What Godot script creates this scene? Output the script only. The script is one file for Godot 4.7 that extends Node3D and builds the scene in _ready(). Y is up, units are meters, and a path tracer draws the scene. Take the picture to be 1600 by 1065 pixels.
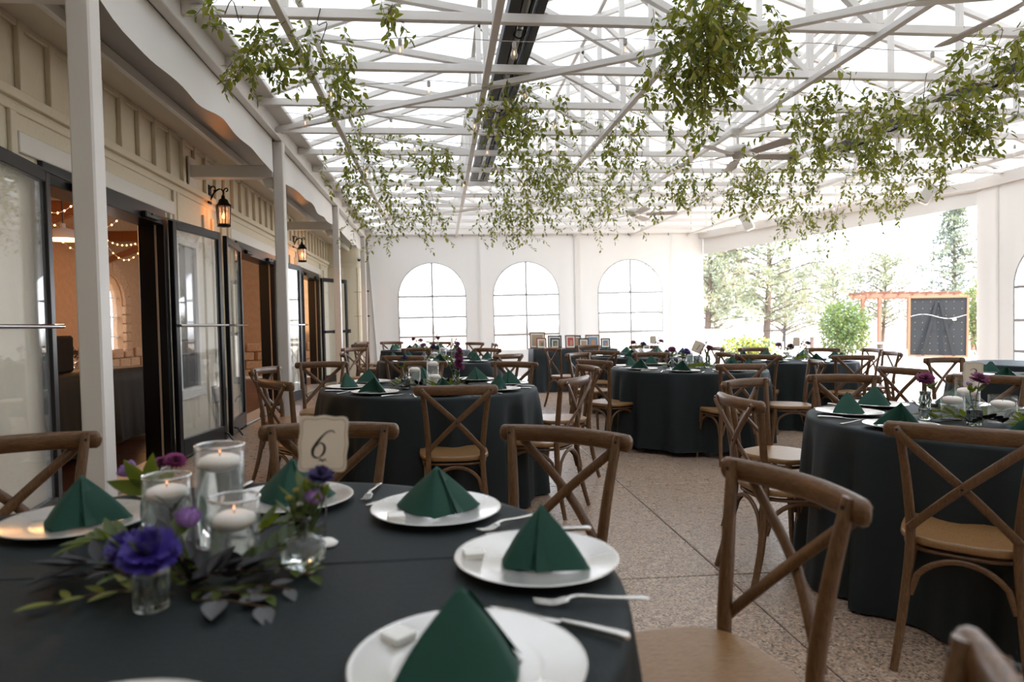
extends Node3D
# A tent hall beside a building, set for a wedding dinner. World frame: the level floor is y = 0, the camera looks to -z.
# The tent and the building lean by STRUCT_LEAN about the z axis, as they do in the photograph.

const EYE := 1.22
const STRUCT_LEAN := 0.02
const EAVE_L := -1.5
const EAVE_R := 7.8
const RIDGE := 3.0
const CHORD_Y := 3.12
const WALL_X := -2.42
const BACK_Z := -14.6

var lean: Transform3D
var taken := {}
var mats := {}
var rng := RandomNumberGenerator.new()

# ------------------------------------------------------------------ scene tree helpers
func numbered(called: String) -> String:
	var n: int = taken.get(called, 0)
	taken[called] = n + 1
	return called if n == 0 else "%s_%03d" % [called, n]

func tag(o: Node, label: String, category: String, group := "") -> void:
	o.set_meta("label", label)
	o.set_meta("category", category)
	if group != "":
		o.set_meta("group", group)

func thing(called: String, label: String, category: String, at := Vector3.ZERO, turn := 0.0, group := "") -> Node3D:
	var o := Node3D.new()
	o.name = numbered(called)
	add_child(o)
	o.transform = Transform3D(Basis(Vector3.UP, turn), at)
	tag(o, label, category, group)
	return o

func struct(called: String) -> Node3D:
	var o := Node3D.new()
	o.name = called
	add_child(o)
	o.transform = lean
	o.set_meta("kind", "structure")
	return o

func part(parent: Node3D, called: String, mesh: Mesh, m: Material, xf := Transform3D.IDENTITY) -> MeshInstance3D:
	var o := MeshInstance3D.new()
	o.name = called
	o.mesh = mesh
	o.material_override = m
	o.transform = xf
	parent.add_child(o, true)
	return o

func single(called: String, mesh: Mesh, m: Material, label: String, category: String, xf := Transform3D.IDENTITY, group := "") -> MeshInstance3D:
	var o := MeshInstance3D.new()
	o.name = numbered(called)
	o.mesh = mesh
	o.material_override = m
	o.transform = xf
	add_child(o)
	tag(o, label, category, group)
	return o

func copy_of(root: Node3D, called: String, xf: Transform3D, label: String) -> Node3D:
	var c: Node3D = root.duplicate()
	c.name = numbered(called)
	add_child(c)
	c.transform = xf
	c.set_meta("label", label)
	return c

func at(x: float, y: float, z: float, turn := 0.0) -> Transform3D:
	return Transform3D(Basis(Vector3.UP, turn), Vector3(x, y, z))

# ------------------------------------------------------------------ mesh helpers
func begin(smooth := true) -> SurfaceTool:
	var st := SurfaceTool.new()
	st.begin(Mesh.PRIMITIVE_TRIANGLES)
	st.set_smooth_group(0 if smooth else -1)
	return st

func done(st: SurfaceTool) -> ArrayMesh:
	st.generate_normals()
	st.index()
	return st.commit()

func tri(st: SurfaceTool, a: Vector3, b: Vector3, c: Vector3) -> void:
	st.add_vertex(a)
	st.add_vertex(b)
	st.add_vertex(c)

func quad(st: SurfaceTool, a: Vector3, b: Vector3, c: Vector3, d: Vector3) -> void:
	tri(st, a, b, c)
	tri(st, a, c, d)

# a box with chamfered edges (44 triangles), or a plain one (12) for bevel 0
func add_box(st: SurfaceTool, xf: Transform3D, size: Vector3, bevel := 0.0) -> void:
	st.set_smooth_group(-1)
	var h := size * 0.5
	var b := minf(bevel, minf(h.x, minf(h.y, h.z)) * 0.9)
	var axes := [Vector3.RIGHT, Vector3.UP, Vector3.BACK]
	for i in 3:
		for s in [-1.0, 1.0]:
			var n: Vector3 = axes[i] * s
			var u: Vector3 = axes[(i + 1) % 3]
			var v: Vector3 = axes[(i + 2) % 3]
			var c: Vector3 = n * h[i]
			var hu: Vector3 = u * (h[(i + 1) % 3] - b)
			var hv: Vector3 = v * (h[(i + 2) % 3] - b)
			if s > 0:
				quad(st, xf * (c - hu - hv), xf * (c - hu + hv), xf * (c + hu + hv), xf * (c + hu - hv))
			else:
				quad(st, xf * (c - hu - hv), xf * (c + hu - hv), xf * (c + hu + hv), xf * (c - hu + hv))
	if b <= 0.0:
		return
	for i in 3:
		var j := (i + 1) % 3
		var k := (i + 2) % 3
		for sj in [-1.0, 1.0]:
			for sk in [-1.0, 1.0]:
				var p := Vector3.ZERO
				p[j] = sj * h[j]
				p[k] = sk * (h[k] - b)
				var q := Vector3.ZERO
				q[j] = sj * (h[j] - b)
				q[k] = sk * h[k]
				var e: Vector3 = axes[i] * (h[i] - b)
				if sj * sk > 0:
					quad(st, xf * (p - e), xf * (q - e), xf * (q + e), xf * (p + e))
				else:
					quad(st, xf * (p - e), xf * (p + e), xf * (q + e), xf * (q - e))
	for sx in [-1.0, 1.0]:
		for sy in [-1.0, 1.0]:
			for sz in [-1.0, 1.0]:
				var a := Vector3(sx * h.x, sy * (h.y - b), sz * (h.z - b))
				var c := Vector3(sx * (h.x - b), sy * h.y, sz * (h.z - b))
				var d := Vector3(sx * (h.x - b), sy * (h.y - b), sz * h.z)
				if sx * sy * sz > 0:
					tri(st, xf * a, xf * d, xf * c)
				else:
					tri(st, xf * a, xf * c, xf * d)

func box(size: Vector3, bevel := 0.0, xf := Transform3D.IDENTITY) -> ArrayMesh:
	var st := begin(false)
	add_box(st, xf, size, bevel)
	return done(st)

# box from one corner to the other
func span(a: Vector3, b: Vector3, bevel := 0.0) -> ArrayMesh:
	return box((b - a).abs(), bevel, Transform3D(Basis.IDENTITY, (a + b) * 0.5))

func add_span(st: SurfaceTool, a: Vector3, b: Vector3, bevel := 0.0) -> void:
	add_box(st, Transform3D(Basis.IDENTITY, (a + b) * 0.5), (b - a).abs(), bevel)

# square bar between two points
func bar_xf(a: Vector3, b: Vector3) -> Transform3D:
	var z := (b - a).normalized()
	var up := Vector3.UP if absf(z.y) < 0.95 else Vector3.BACK
	var x := up.cross(z).normalized()
	return Transform3D(Basis(x, z.cross(x), z), (a + b) * 0.5)

func add_bar(st: SurfaceTool, a: Vector3, b: Vector3, w: float, hgt: float, bevel := 0.0) -> void:
	add_box(st, bar_xf(a, b), Vector3(w, hgt, a.distance_to(b)), bevel)

func bar(a: Vector3, b: Vector3, w: float, hgt: float, bevel := 0.0) -> ArrayMesh:
	var st := begin(false)
	add_bar(st, a, b, w, hgt, bevel)
	return done(st)

func curve_points(pts: Array, n: int) -> PackedVector3Array:
	var out := PackedVector3Array()
	var m := pts.size() - 1
	for i in n + 1:
		var t := float(i) / n * m
		var k := mini(int(t), m - 1)
		var f := t - k
		var p0: Vector3 = pts[maxi(k - 1, 0)]
		var p1: Vector3 = pts[k]
		var p2: Vector3 = pts[k + 1]
		var p3: Vector3 = pts[mini(k + 2, m)]
		out.append(p1.cubic_interpolate(p2, p0, p3, f))
	return out

# sweep an oval section (half sizes rx along "side", ry across) along points; boxy > 2 squares the oval off
func add_sweep(st: SurfaceTool, pts: PackedVector3Array, rx, ry, sides := 8, side := Vector3.RIGHT, boxy := 2.0, caps := true) -> void:
	st.set_smooth_group(0)
	var n := pts.size()
	var rings := []
	for i in n:
		var t := (pts[mini(i + 1, n - 1)] - pts[maxi(i - 1, 0)]).normalized()
		var u := (side - t * side.dot(t))
		if u.length() < 0.01:
			u = Vector3.UP.cross(t)
			if u.length() < 0.01:
				u = Vector3.RIGHT
		u = u.normalized()
		var v := t.cross(u)
		var a: float = rx[i] if rx is Array else rx
		var b: float = ry[i] if ry is Array else ry
		var ring := PackedVector3Array()
		for k in sides:
			var w := TAU * k / sides
			var c := cos(w)
			var s := sin(w)
			ring.append(pts[i] + u * (signf(c) * pow(absf(c), 2.0 / boxy) * a) + v * (signf(s) * pow(absf(s), 2.0 / boxy) * b))
		rings.append(ring)
	for i in n - 1:
		for k in sides:
			var j := (k + 1) % sides
			quad(st, rings[i][k], rings[i][j], rings[i + 1][j], rings[i + 1][k])
	if caps:
		st.set_smooth_group(-1)
		for k in range(1, sides - 1):
			tri(st, rings[0][0], rings[0][k + 1], rings[0][k])
			tri(st, rings[n - 1][0], rings[n - 1][k], rings[n - 1][k + 1])
		st.set_smooth_group(0)

func sweep(pts: PackedVector3Array, rx, ry, sides := 8, side := Vector3.RIGHT, boxy := 2.0) -> ArrayMesh:
	var st := begin()
	add_sweep(st, pts, rx, ry, sides, side, boxy)
	return done(st)

# a body of revolution; profile runs from bottom to top on the outside (and may come back down inside)
func add_lathe(st: SurfaceTool, profile: Array, seg := 24, xf := Transform3D.IDENTITY) -> void:
	st.set_smooth_group(0)
	for i in profile.size() - 1:
		var p: Vector2 = profile[i]
		var q: Vector2 = profile[i + 1]
		for k in seg:
			var a := TAU * k / seg
			var b := TAU * (k + 1) / seg
			var p0 := xf * Vector3(p.x * cos(a), p.y, p.x * sin(a))
			var p1 := xf * Vector3(p.x * cos(b), p.y, p.x * sin(b))
			var q0 := xf * Vector3(q.x * cos(a), q.y, q.x * sin(a))
			var q1 := xf * Vector3(q.x * cos(b), q.y, q.x * sin(b))
			if p.x < 1e-6:
				tri(st, p0, q1, q0)
			elif q.x < 1e-6:
				tri(st, p0, p1, q0)
			else:
				quad(st, p0, p1, q1, q0)

func lathe(profile: Array, seg := 24) -> ArrayMesh:
	var st := begin()
	add_lathe(st, profile, seg)
	return done(st)

# a flat outline in the XY plane given depth along z
func extrude(poly: PackedVector2Array, depth: float) -> ArrayMesh:
	var st := begin(false)
	if Geometry2D.is_polygon_clockwise(poly):
		poly.reverse()
	var ids := Geometry2D.triangulate_polygon(poly)
	for i in range(0, ids.size(), 3):
		var a := poly[ids[i]]
		var b := poly[ids[i + 1]]
		var c := poly[ids[i + 2]]
		if (b - a).cross(c - a) < 0:
			var t := b
			b = c
			c = t
		tri(st, Vector3(a.x, a.y, depth / 2), Vector3(c.x, c.y, depth / 2), Vector3(b.x, b.y, depth / 2))
		tri(st, Vector3(a.x, a.y, -depth / 2), Vector3(b.x, b.y, -depth / 2), Vector3(c.x, c.y, -depth / 2))
	for i in poly.size():
		var a := poly[i]
		var b := poly[(i + 1) % poly.size()]
		quad(st, Vector3(a.x, a.y, -depth / 2), Vector3(a.x, a.y, depth / 2), Vector3(b.x, b.y, depth / 2), Vector3(b.x, b.y, -depth / 2))
	return done(st)

# a sheet given by a grid of points, rows of equal length
func sheet(rows: Array) -> ArrayMesh:
	var st := begin()
	for i in rows.size() - 1:
		for k in rows[i].size() - 1:
			quad(st, rows[i][k], rows[i][k + 1], rows[i + 1][k + 1], rows[i + 1][k])
	return done(st)

# ------------------------------------------------------------------ materials
func mat(called: String, c: Color, rough := 0.6, metal := 0.0) -> StandardMaterial3D:
	var m := StandardMaterial3D.new()
	m.resource_name = called
	m.albedo_color = c
	m.roughness = rough
	m.metallic = metal
	mats[called] = m
	return m

func noise_tex(kind: int, freq: float, colors: Array, size := 512, octaves := 3, salt := 1, normal := 0.0, stretch := 1.0) -> NoiseTexture2D:
	var n := FastNoiseLite.new()
	n.noise_type = kind
	n.frequency = freq
	n.fractal_octaves = octaves
	n.seed = salt
	if kind == FastNoiseLite.TYPE_CELLULAR:
		n.cellular_return_type = FastNoiseLite.RETURN_CELL_VALUE
		n.fractal_type = FastNoiseLite.FRACTAL_NONE
		n.cellular_jitter = 1.0
	var t := NoiseTexture2D.new()
	t.width = size
	t.height = size
	t.seamless = true
	t.noise = n
	if normal > 0.0:
		t.as_normal_map = true
		t.bump_strength = normal
	elif colors:
		var g := Gradient.new()
		var offs := PackedFloat32Array()
		var cols := PackedColorArray()
		for i in colors.size():
			offs.append(float(i) / (colors.size() - 1))
			cols.append(colors[i])
		g.offsets = offs
		g.colors = cols
		t.color_ramp = g
	return t

func textured(called: String, tex: Texture2D, scale: Vector3, rough := 0.6, world := false, tint := Color.WHITE) -> StandardMaterial3D:
	var m := mat(called, tint, rough)
	m.albedo_texture = tex
	m.uv1_triplanar = true
	m.uv1_world_triplanar = world
	m.uv1_scale = scale
	return m

func bumpy(m: StandardMaterial3D, tex: Texture2D, strength := 1.0) -> void:
	m.normal_enabled = true
	m.normal_texture = tex
	m.normal_scale = strength

func pane(called: String, c: Color, alpha: float, rough := 0.02) -> StandardMaterial3D:
	var m := mat(called, Color(c.r, c.g, c.b, alpha), rough)
	m.transparency = BaseMaterial3D.TRANSPARENCY_ALPHA
	return m

func glow(called: String, c: Color, energy: float, base := Color(0.9, 0.85, 0.75)) -> StandardMaterial3D:
	var m := mat(called, base, 0.4)
	m.emission_enabled = true
	m.emission = c
	m.emission_energy_multiplier = energy
	return m

func make_materials() -> void:
	var wood_tex := noise_tex(FastNoiseLite.TYPE_SIMPLEX_SMOOTH, 0.02, [Color(0.15, 0.10, 0.06), Color(0.34, 0.235, 0.14), Color(0.48, 0.34, 0.21), Color(0.28, 0.19, 0.115), Color(0.43, 0.305, 0.19), Color(0.22, 0.15, 0.09)], 512, 4, 3)
	var wood_bump := noise_tex(FastNoiseLite.TYPE_SIMPLEX_SMOOTH, 0.04, [], 512, 4, 5, 3.0)
	for v in [["wood_x", Vector3(1.2, 16, 16)], ["wood_y", Vector3(16, 1.2, 16)], ["wood_z", Vector3(16, 16, 1.2)]]:
		var m := textured(v[0], wood_tex, v[1], 0.36)
		bumpy(m, wood_bump, 0.35)
	var seat_tex := noise_tex(FastNoiseLite.TYPE_SIMPLEX_SMOOTH, 0.03, [Color(0.36, 0.255, 0.145), Color(0.50, 0.365, 0.22), Color(0.57, 0.425, 0.265), Color(0.46, 0.33, 0.195)], 512, 4, 9)
	var ws := textured("seat_wood", seat_tex, Vector3(14, 14, 1.4), 0.34)
	bumpy(ws, wood_bump, 0.25)
	# tablecloth: charcoal green polyester with a weave
	var weave := noise_tex(FastNoiseLite.TYPE_CELLULAR, 0.12, [], 256, 1, 4, 4.0)
	var cl := mat("cloth", Color(0.118, 0.145, 0.15), 0.62)
	cl.metallic_specular = 0.35
	cl.uv1_triplanar = true
	cl.uv1_scale = Vector3(9, 9, 9)
	bumpy(cl, weave, 0.35)
	var nap := mat("napkin", Color(0.015, 0.235, 0.175), 0.8)
	nap.uv1_triplanar = true
	nap.uv1_scale = Vector3(14, 14, 14)
	bumpy(nap, weave, 0.4)
	mat("charger", Color(0.89, 0.88, 0.86), 0.26, 0.7)
	mat("steel", Color(0.82, 0.81, 0.79), 0.2, 1.0)
	mat("card", Color(0.93, 0.92, 0.89), 0.35)
	mat("paper", Color(0.86, 0.80, 0.72), 0.8)
	mat("ink", Color(0.11, 0.10, 0.12), 0.7)
	mat("gold_line", Color(0.66, 0.57, 0.47), 0.6)
	# floor: exposed aggregate under a worn sealer
	var peb := noise_tex(FastNoiseLite.TYPE_CELLULAR, 0.075, [Color(0.29, 0.24, 0.205), Color(0.67, 0.57, 0.485), Color(0.40, 0.335, 0.28), Color(0.71, 0.61, 0.525), Color(0.63, 0.49, 0.385), Color(0.76, 0.67, 0.59), Color(0.34, 0.30, 0.27), Color(0.69, 0.585, 0.495), Color(0.50, 0.44, 0.385), Color(0.78, 0.70, 0.62), Color(0.60, 0.51, 0.44), Color(0.73, 0.63, 0.54)], 1024, 1, 11)
	var fl := textured("aggregate", peb, Vector3(1.6, 1.6, 1.6), 0.40, true)
	bumpy(fl, noise_tex(FastNoiseLite.TYPE_CELLULAR, 0.075, [], 1024, 1, 11, 2.0), 0.22)
	fl.roughness_texture = noise_tex(FastNoiseLite.TYPE_SIMPLEX_SMOOTH, 0.01, [Color(0.6, 0.6, 0.6), Color(1, 1, 1)], 512, 4, 12)
	mat("joint", Color(0.27, 0.23, 0.2), 0.9)
	var ground := textured("ground", noise_tex(FastNoiseLite.TYPE_SIMPLEX_SMOOTH, 0.02, [Color(0.52, 0.44, 0.37), Color(0.68, 0.60, 0.52), Color(0.60, 0.50, 0.42)], 512, 5, 13), Vector3(0.25, 0.25, 0.25), 0.95, true)
	ground.resource_name = "ground"
	mat("paving", Color(0.70, 0.66, 0.61), 0.85)
	# building
	var cream_tex := noise_tex(FastNoiseLite.TYPE_SIMPLEX_SMOOTH, 0.03, [Color(0.845, 0.80, 0.70), Color(0.875, 0.835, 0.745)], 512, 4, 21)
	var cream_bump := noise_tex(FastNoiseLite.TYPE_SIMPLEX_SMOOTH, 0.05, [], 512, 4, 22, 4.0)
	bumpy(textured("cream", cream_tex, Vector3(6, 0.8, 6), 0.62), cream_bump, 0.3)
	mat("trim_white", Color(0.87, 0.855, 0.82), 0.5)
	mat("soffit", Color(0.80, 0.77, 0.71), 0.6)
	mat("metal_grey", Color(0.66, 0.65, 0.63), 0.35, 0.3)
	mat("black_frame", Color(0.045, 0.043, 0.043), 0.35, 0.2)
	mat("bronze", Color(0.16, 0.155, 0.16), 0.32, 0.6)
	mat("chrome", Color(0.75, 0.75, 0.75), 0.15, 1.0)
	pane("door_glass", Color(0.95, 0.97, 0.96), 0.06)
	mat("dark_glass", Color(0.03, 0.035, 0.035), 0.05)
	var pp := mat("post_paint", Color(0.84, 0.82, 0.79), 0.42)
	pp.uv1_triplanar = true
	mat("truss_paint", Color(0.86, 0.84, 0.815), 0.5)
	mat("grey_box", Color(0.42, 0.43, 0.42), 0.5)
	# tent fabric: translucent vinyl
	var vin := mat("vinyl", Color(0.88, 0.87, 0.85), 0.5)
	vin.backlight_enabled = true
	vin.backlight = Color(0.23, 0.226, 0.22)
	var roof := textured("roof_vinyl", noise_tex(FastNoiseLite.TYPE_SIMPLEX_SMOOTH, 0.006, [Color(0.86, 0.865, 0.87), Color(0.97, 0.97, 0.965)], 512, 4, 31), Vector3(0.3, 0.3, 0.3), 0.6, true)
	roof.backlight_enabled = true
	roof.backlight = Color(0.62, 0.62, 0.62)
	mat("tape", Color(0.60, 0.59, 0.58), 0.6)
	pane("clear_vinyl", Color(1, 1, 1), 0.10, 0.05)
	mat("rope", Color(0.12, 0.1, 0.09), 0.8)
	# lamps and fittings
	mat("lantern_iron", Color(0.03, 0.03, 0.032), 0.45, 0.5)
	pane("lantern_glass", Color(1, 0.96, 0.9), 0.12, 0.05)
	glow("warm_bulb", Color(1.0, 0.62, 0.36), 3.0)
	glow("fairy_bulb", Color(1.0, 0.66, 0.36), 7.0)
	glow("string_bulb", Color(1.0, 0.70, 0.48), 1.0, Color(0.95, 0.9, 0.85))
	mat("cable", Color(0.75, 0.73, 0.71), 0.6)
	mat("dark_cable", Color(0.10, 0.07, 0.06), 0.6)
	mat("fan_white", Color(0.85, 0.835, 0.81), 0.4)
	var fb := textured("fan_blade", noise_tex(FastNoiseLite.TYPE_SIMPLEX_SMOOTH, 0.03, [Color(0.66, 0.62, 0.58), Color(0.78, 0.745, 0.70)], 256, 3, 41), Vector3(2, 20, 20), 0.55)
	fb.resource_name = "fan_blade"
	mat("heater_dark", Color(0.16, 0.15, 0.15), 0.5, 0.5)
	mat("heater_tube", Color(0.45, 0.44, 0.43), 0.35, 0.8)
	# plants
	for v in [["leaf_olive", Color(0.42, 0.42, 0.14)], ["leaf_green", Color(0.25, 0.30, 0.09)], ["leaf_lime", Color(0.54, 0.52, 0.18)], ["leaf_deep", Color(0.16, 0.23, 0.08)], ["leaf_black", Color(0.085, 0.075, 0.085)], ["leaf_silver", Color(0.33, 0.33, 0.33)], ["pine", Color(0.47, 0.49, 0.40)], ["pine_tan", Color(0.53, 0.52, 0.42)], ["pine_blue", Color(0.29, 0.33, 0.31)], ["bush", Color(0.27, 0.34, 0.17)]]:
		var m := mat(v[0], v[1], 0.55)
		m.backlight_enabled = true
		m.backlight = Color(0.34, 0.36, 0.27) if v[0].begins_with("pine") or v[0] == "bush" else Color(0.42, 0.46, 0.11)
	mats.leaf_black.backlight_enabled = false
	mats.leaf_silver.backlight_enabled = false
	mat("twig", Color(0.30, 0.20, 0.13), 0.8)
	mat("stem", Color(0.27, 0.33, 0.15), 0.6)
	mat("bark", Color(0.36, 0.30, 0.26), 0.9)
	for v in [["petal_violet", Color(0.20, 0.12, 0.50)], ["petal_deep", Color(0.16, 0.07, 0.33)], ["petal_lavender", Color(0.66, 0.50, 0.76)], ["petal_magenta", Color(0.50, 0.10, 0.36)], ["petal_white", Color(0.90, 0.88, 0.82)], ["petal_yellow", Color(0.72, 0.68, 0.30)], ["petal_wine", Color(0.34, 0.05, 0.17)], ["petal_mauve", Color(0.55, 0.36, 0.54)]]:
		var m := mat(v[0], v[1], 0.6)
		m.backlight_enabled = true
		m.backlight = Color(0.3, 0.3, 0.3)
	# table glass
	pane("vase_glass", Color(0.97, 1.0, 0.99), 0.04, 0.03)
	var wtr := mat("water", Color(0.97, 0.99, 0.99, 0.0), 0.0)
	wtr.refraction_enabled = true
	wtr.refraction_scale = 0.033
	wtr.transparency = BaseMaterial3D.TRANSPARENCY_ALPHA
	var cut := mat("cut_glass", Color(0.97, 0.99, 0.99, 0.0), 0.02)
	cut.refraction_enabled = true
	cut.refraction_scale = 0.05
	cut.transparency = BaseMaterial3D.TRANSPARENCY_ALPHA
	var wax := mat("wax", Color(0.93, 0.91, 0.87), 0.5)
	wax.subsurf_scatter_enabled = true
	wax.subsurf_scatter_strength = 0.3
	glow("flame", Color(1.0, 0.62, 0.35), 1.0, Color(1, 0.9, 0.8))
	# indoors
	bumpy(textured("tan_wall", noise_tex(FastNoiseLite.TYPE_SIMPLEX_SMOOTH, 0.03, [Color(0.55, 0.41, 0.28), Color(0.60, 0.455, 0.315)], 256, 3, 51), Vector3(1, 1, 1), 0.8), cream_bump, 0.2)
	textured("dark_floor", noise_tex(FastNoiseLite.TYPE_SIMPLEX_SMOOTH, 0.02, [Color(0.16, 0.075, 0.05), Color(0.27, 0.14, 0.09)], 256, 4, 52), Vector3(8, 8, 1), 0.35)
	textured("stone", noise_tex(FastNoiseLite.TYPE_SIMPLEX_SMOOTH, 0.03, [Color(0.42, 0.30, 0.20), Color(0.66, 0.52, 0.38), Color(0.54, 0.42, 0.32)], 256, 4, 53), Vector3(3, 3, 3), 0.85)
	mat("mortar", Color(0.33, 0.27, 0.21), 0.95)
	textured("beam_wood", noise_tex(FastNoiseLite.TYPE_SIMPLEX_SMOOTH, 0.03, [Color(0.40, 0.24, 0.13), Color(0.52, 0.33, 0.19)], 256, 3, 54), Vector3(2, 14, 14), 0.6)
	glow("pendant_glow", Color(1.0, 0.78, 0.52), 1.2)
	mat("pendant_shade", Color(0.66, 0.62, 0.57), 0.5)
	mat("black_cloth", Color(0.03, 0.032, 0.036), 0.85)
	# outdoors
	textured("cedar", noise_tex(FastNoiseLite.TYPE_SIMPLEX_SMOOTH, 0.03, [Color(0.42, 0.27, 0.20), Color(0.54, 0.36, 0.28)], 256, 3, 61), Vector3(4, 4, 4), 0.8)
	mat("slate", Color(0.05, 0.05, 0.052), 0.8)
	textured("frame_wood", noise_tex(FastNoiseLite.TYPE_SIMPLEX_SMOOTH, 0.03, [Color(0.42, 0.28, 0.17), Color(0.55, 0.38, 0.24)], 256, 3, 62), Vector3(6, 6, 6), 0.6)
	mat("frame_black", Color(0.05, 0.045, 0.04), 0.4)
	mat("photo_mat", Color(0.88, 0.87, 0.84), 0.6)
	for v in [["photo_blue", Color(0.42, 0.52, 0.60)], ["photo_red", Color(0.66, 0.30, 0.27)], ["photo_tan", Color(0.62, 0.54, 0.45)], ["photo_green", Color(0.36, 0.44, 0.32)], ["photo_skin", Color(0.72, 0.53, 0.42)]]:
		mat(v[0], v[1], 0.3)
	mat("white_fence", Color(0.85, 0.84, 0.82), 0.7)

# ------------------------------------------------------------------ camera, sky, sun
func make_view() -> void:
	var cam := Camera3D.new()
	cam.name = "camera"
	add_child(cam)
	cam.fov = 54.02
	cam.near = 0.05
	cam.far = 300.0
	cam.transform = Transform3D(Basis(Vector3.BACK, STRUCT_LEAN) * Basis(Vector3.UP, -0.10734) * Basis(Vector3.RIGHT, -0.02791) * Basis(Vector3.BACK, -0.02165), Vector3(0, EYE, 0))
	var lens := CameraAttributesPhysical.new()
	lens.frustum_focal_length = 23.55
	lens.frustum_focus_distance = 4.3
	lens.frustum_near = 0.05
	lens.frustum_far = 300.0
	lens.exposure_aperture = 2.8
	cam.attributes = lens
	cam.fov = 54.02
	var env := Environment.new()
	env.tonemap_mode = Environment.TONE_MAPPER_LINEAR
	env.tonemap_exposure = 2.5
	env.background_mode = Environment.BG_SKY
	var sky := Sky.new()
	var sm := ProceduralSkyMaterial.new()
	sm.sky_top_color = Color(0.80, 0.87, 0.96)
	sm.sky_horizon_color = Color(0.97, 0.98, 1.0)
	sm.ground_bottom_color = Color(0.55, 0.51, 0.47)
	sm.ground_horizon_color = Color(0.80, 0.78, 0.75)
	sm.sky_energy_multiplier = 1.8
	sm.ground_energy_multiplier = 1.0
	sky.sky_material = sm
	env.sky = sky
	env.sdfgi_enabled = true
	env.ssao_enabled = true
	env.ssil_enabled = true
	var we := WorldEnvironment.new()
	we.name = "environment"
	we.environment = env
	add_child(we)
	var sun := DirectionalLight3D.new()
	sun.name = "sun"
	sun.light_energy = 2.2
	sun.light_color = Color(1.0, 0.96, 0.90)
	sun.light_angular_distance = 2.0
	sun.shadow_enabled = true
	sun.rotation_degrees = Vector3(-56, 38, 0)
	add_child(sun)

func _ready() -> void:
	rng.seed = 7
	lean = Transform3D(Basis(Vector3.BACK, STRUCT_LEAN), Vector3.ZERO)
	lean.origin = Vector3(0, EYE, 0) - lean.basis * Vector3(0, EYE, 0)
	make_view()
	make_materials()
	build_floor()
	build_left_wall()
	build_doors()
	build_eave()
	build_room()
	build_roof()
	build_tent_walls()
	build_outside()
	build_tables()
	build_chairs()
	build_place_settings()
	build_front_centrepiece()
	build_other_centrepieces()
	build_photo_table()
	build_fittings()
	build_vines()

# ------------------------------------------------------------------ setting: floor
func build_floor() -> void:
	var fl := Node3D.new()
	fl.name = "floor"
	fl.set_meta("kind", "structure")
	add_child(fl)
	var x0 := 1.37
	var z0 := -3.09
	var p := 1.83
	var slab := box(Vector3(p - 0.008, 0.1, p - 0.008), 0.004)
	for i in range(-2, 4):
		for k in range(-7, 4):
			part(fl, "slab", slab, mats.aggregate, at(x0 + (i + 0.5) * p, -0.05, z0 + (k + 0.5) * p))
	part(fl, "joint_bed", span(Vector3(x0 - 2 * p, -0.16, z0 - 7 * p), Vector3(x0 + 4 * p, -0.006, z0 + 4 * p)), mats.joint)
	var g := Node3D.new()
	g.name = "ground"
	g.set_meta("kind", "structure")
	add_child(g)
	part(g, "earth", span(Vector3(-60, -0.6, -90), Vector3(80, -0.17, 30)), mats.ground)
	part(g, "paving", span(Vector3(8.7, -0.4, -34), Vector3(30, -0.012, 5)), mats.paving)
	part(g, "paving", span(Vector3(-6.5, -0.4, -34), Vector3(8.7, -0.012, -15.92)), mats.paving)

# ------------------------------------------------------------------ setting: the building's wall with its doorways
var openings := [[-6.25, -4.4], [-10.2, -8.35], [-13.85, -12.05]]
const HEAD := 2.2

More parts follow.
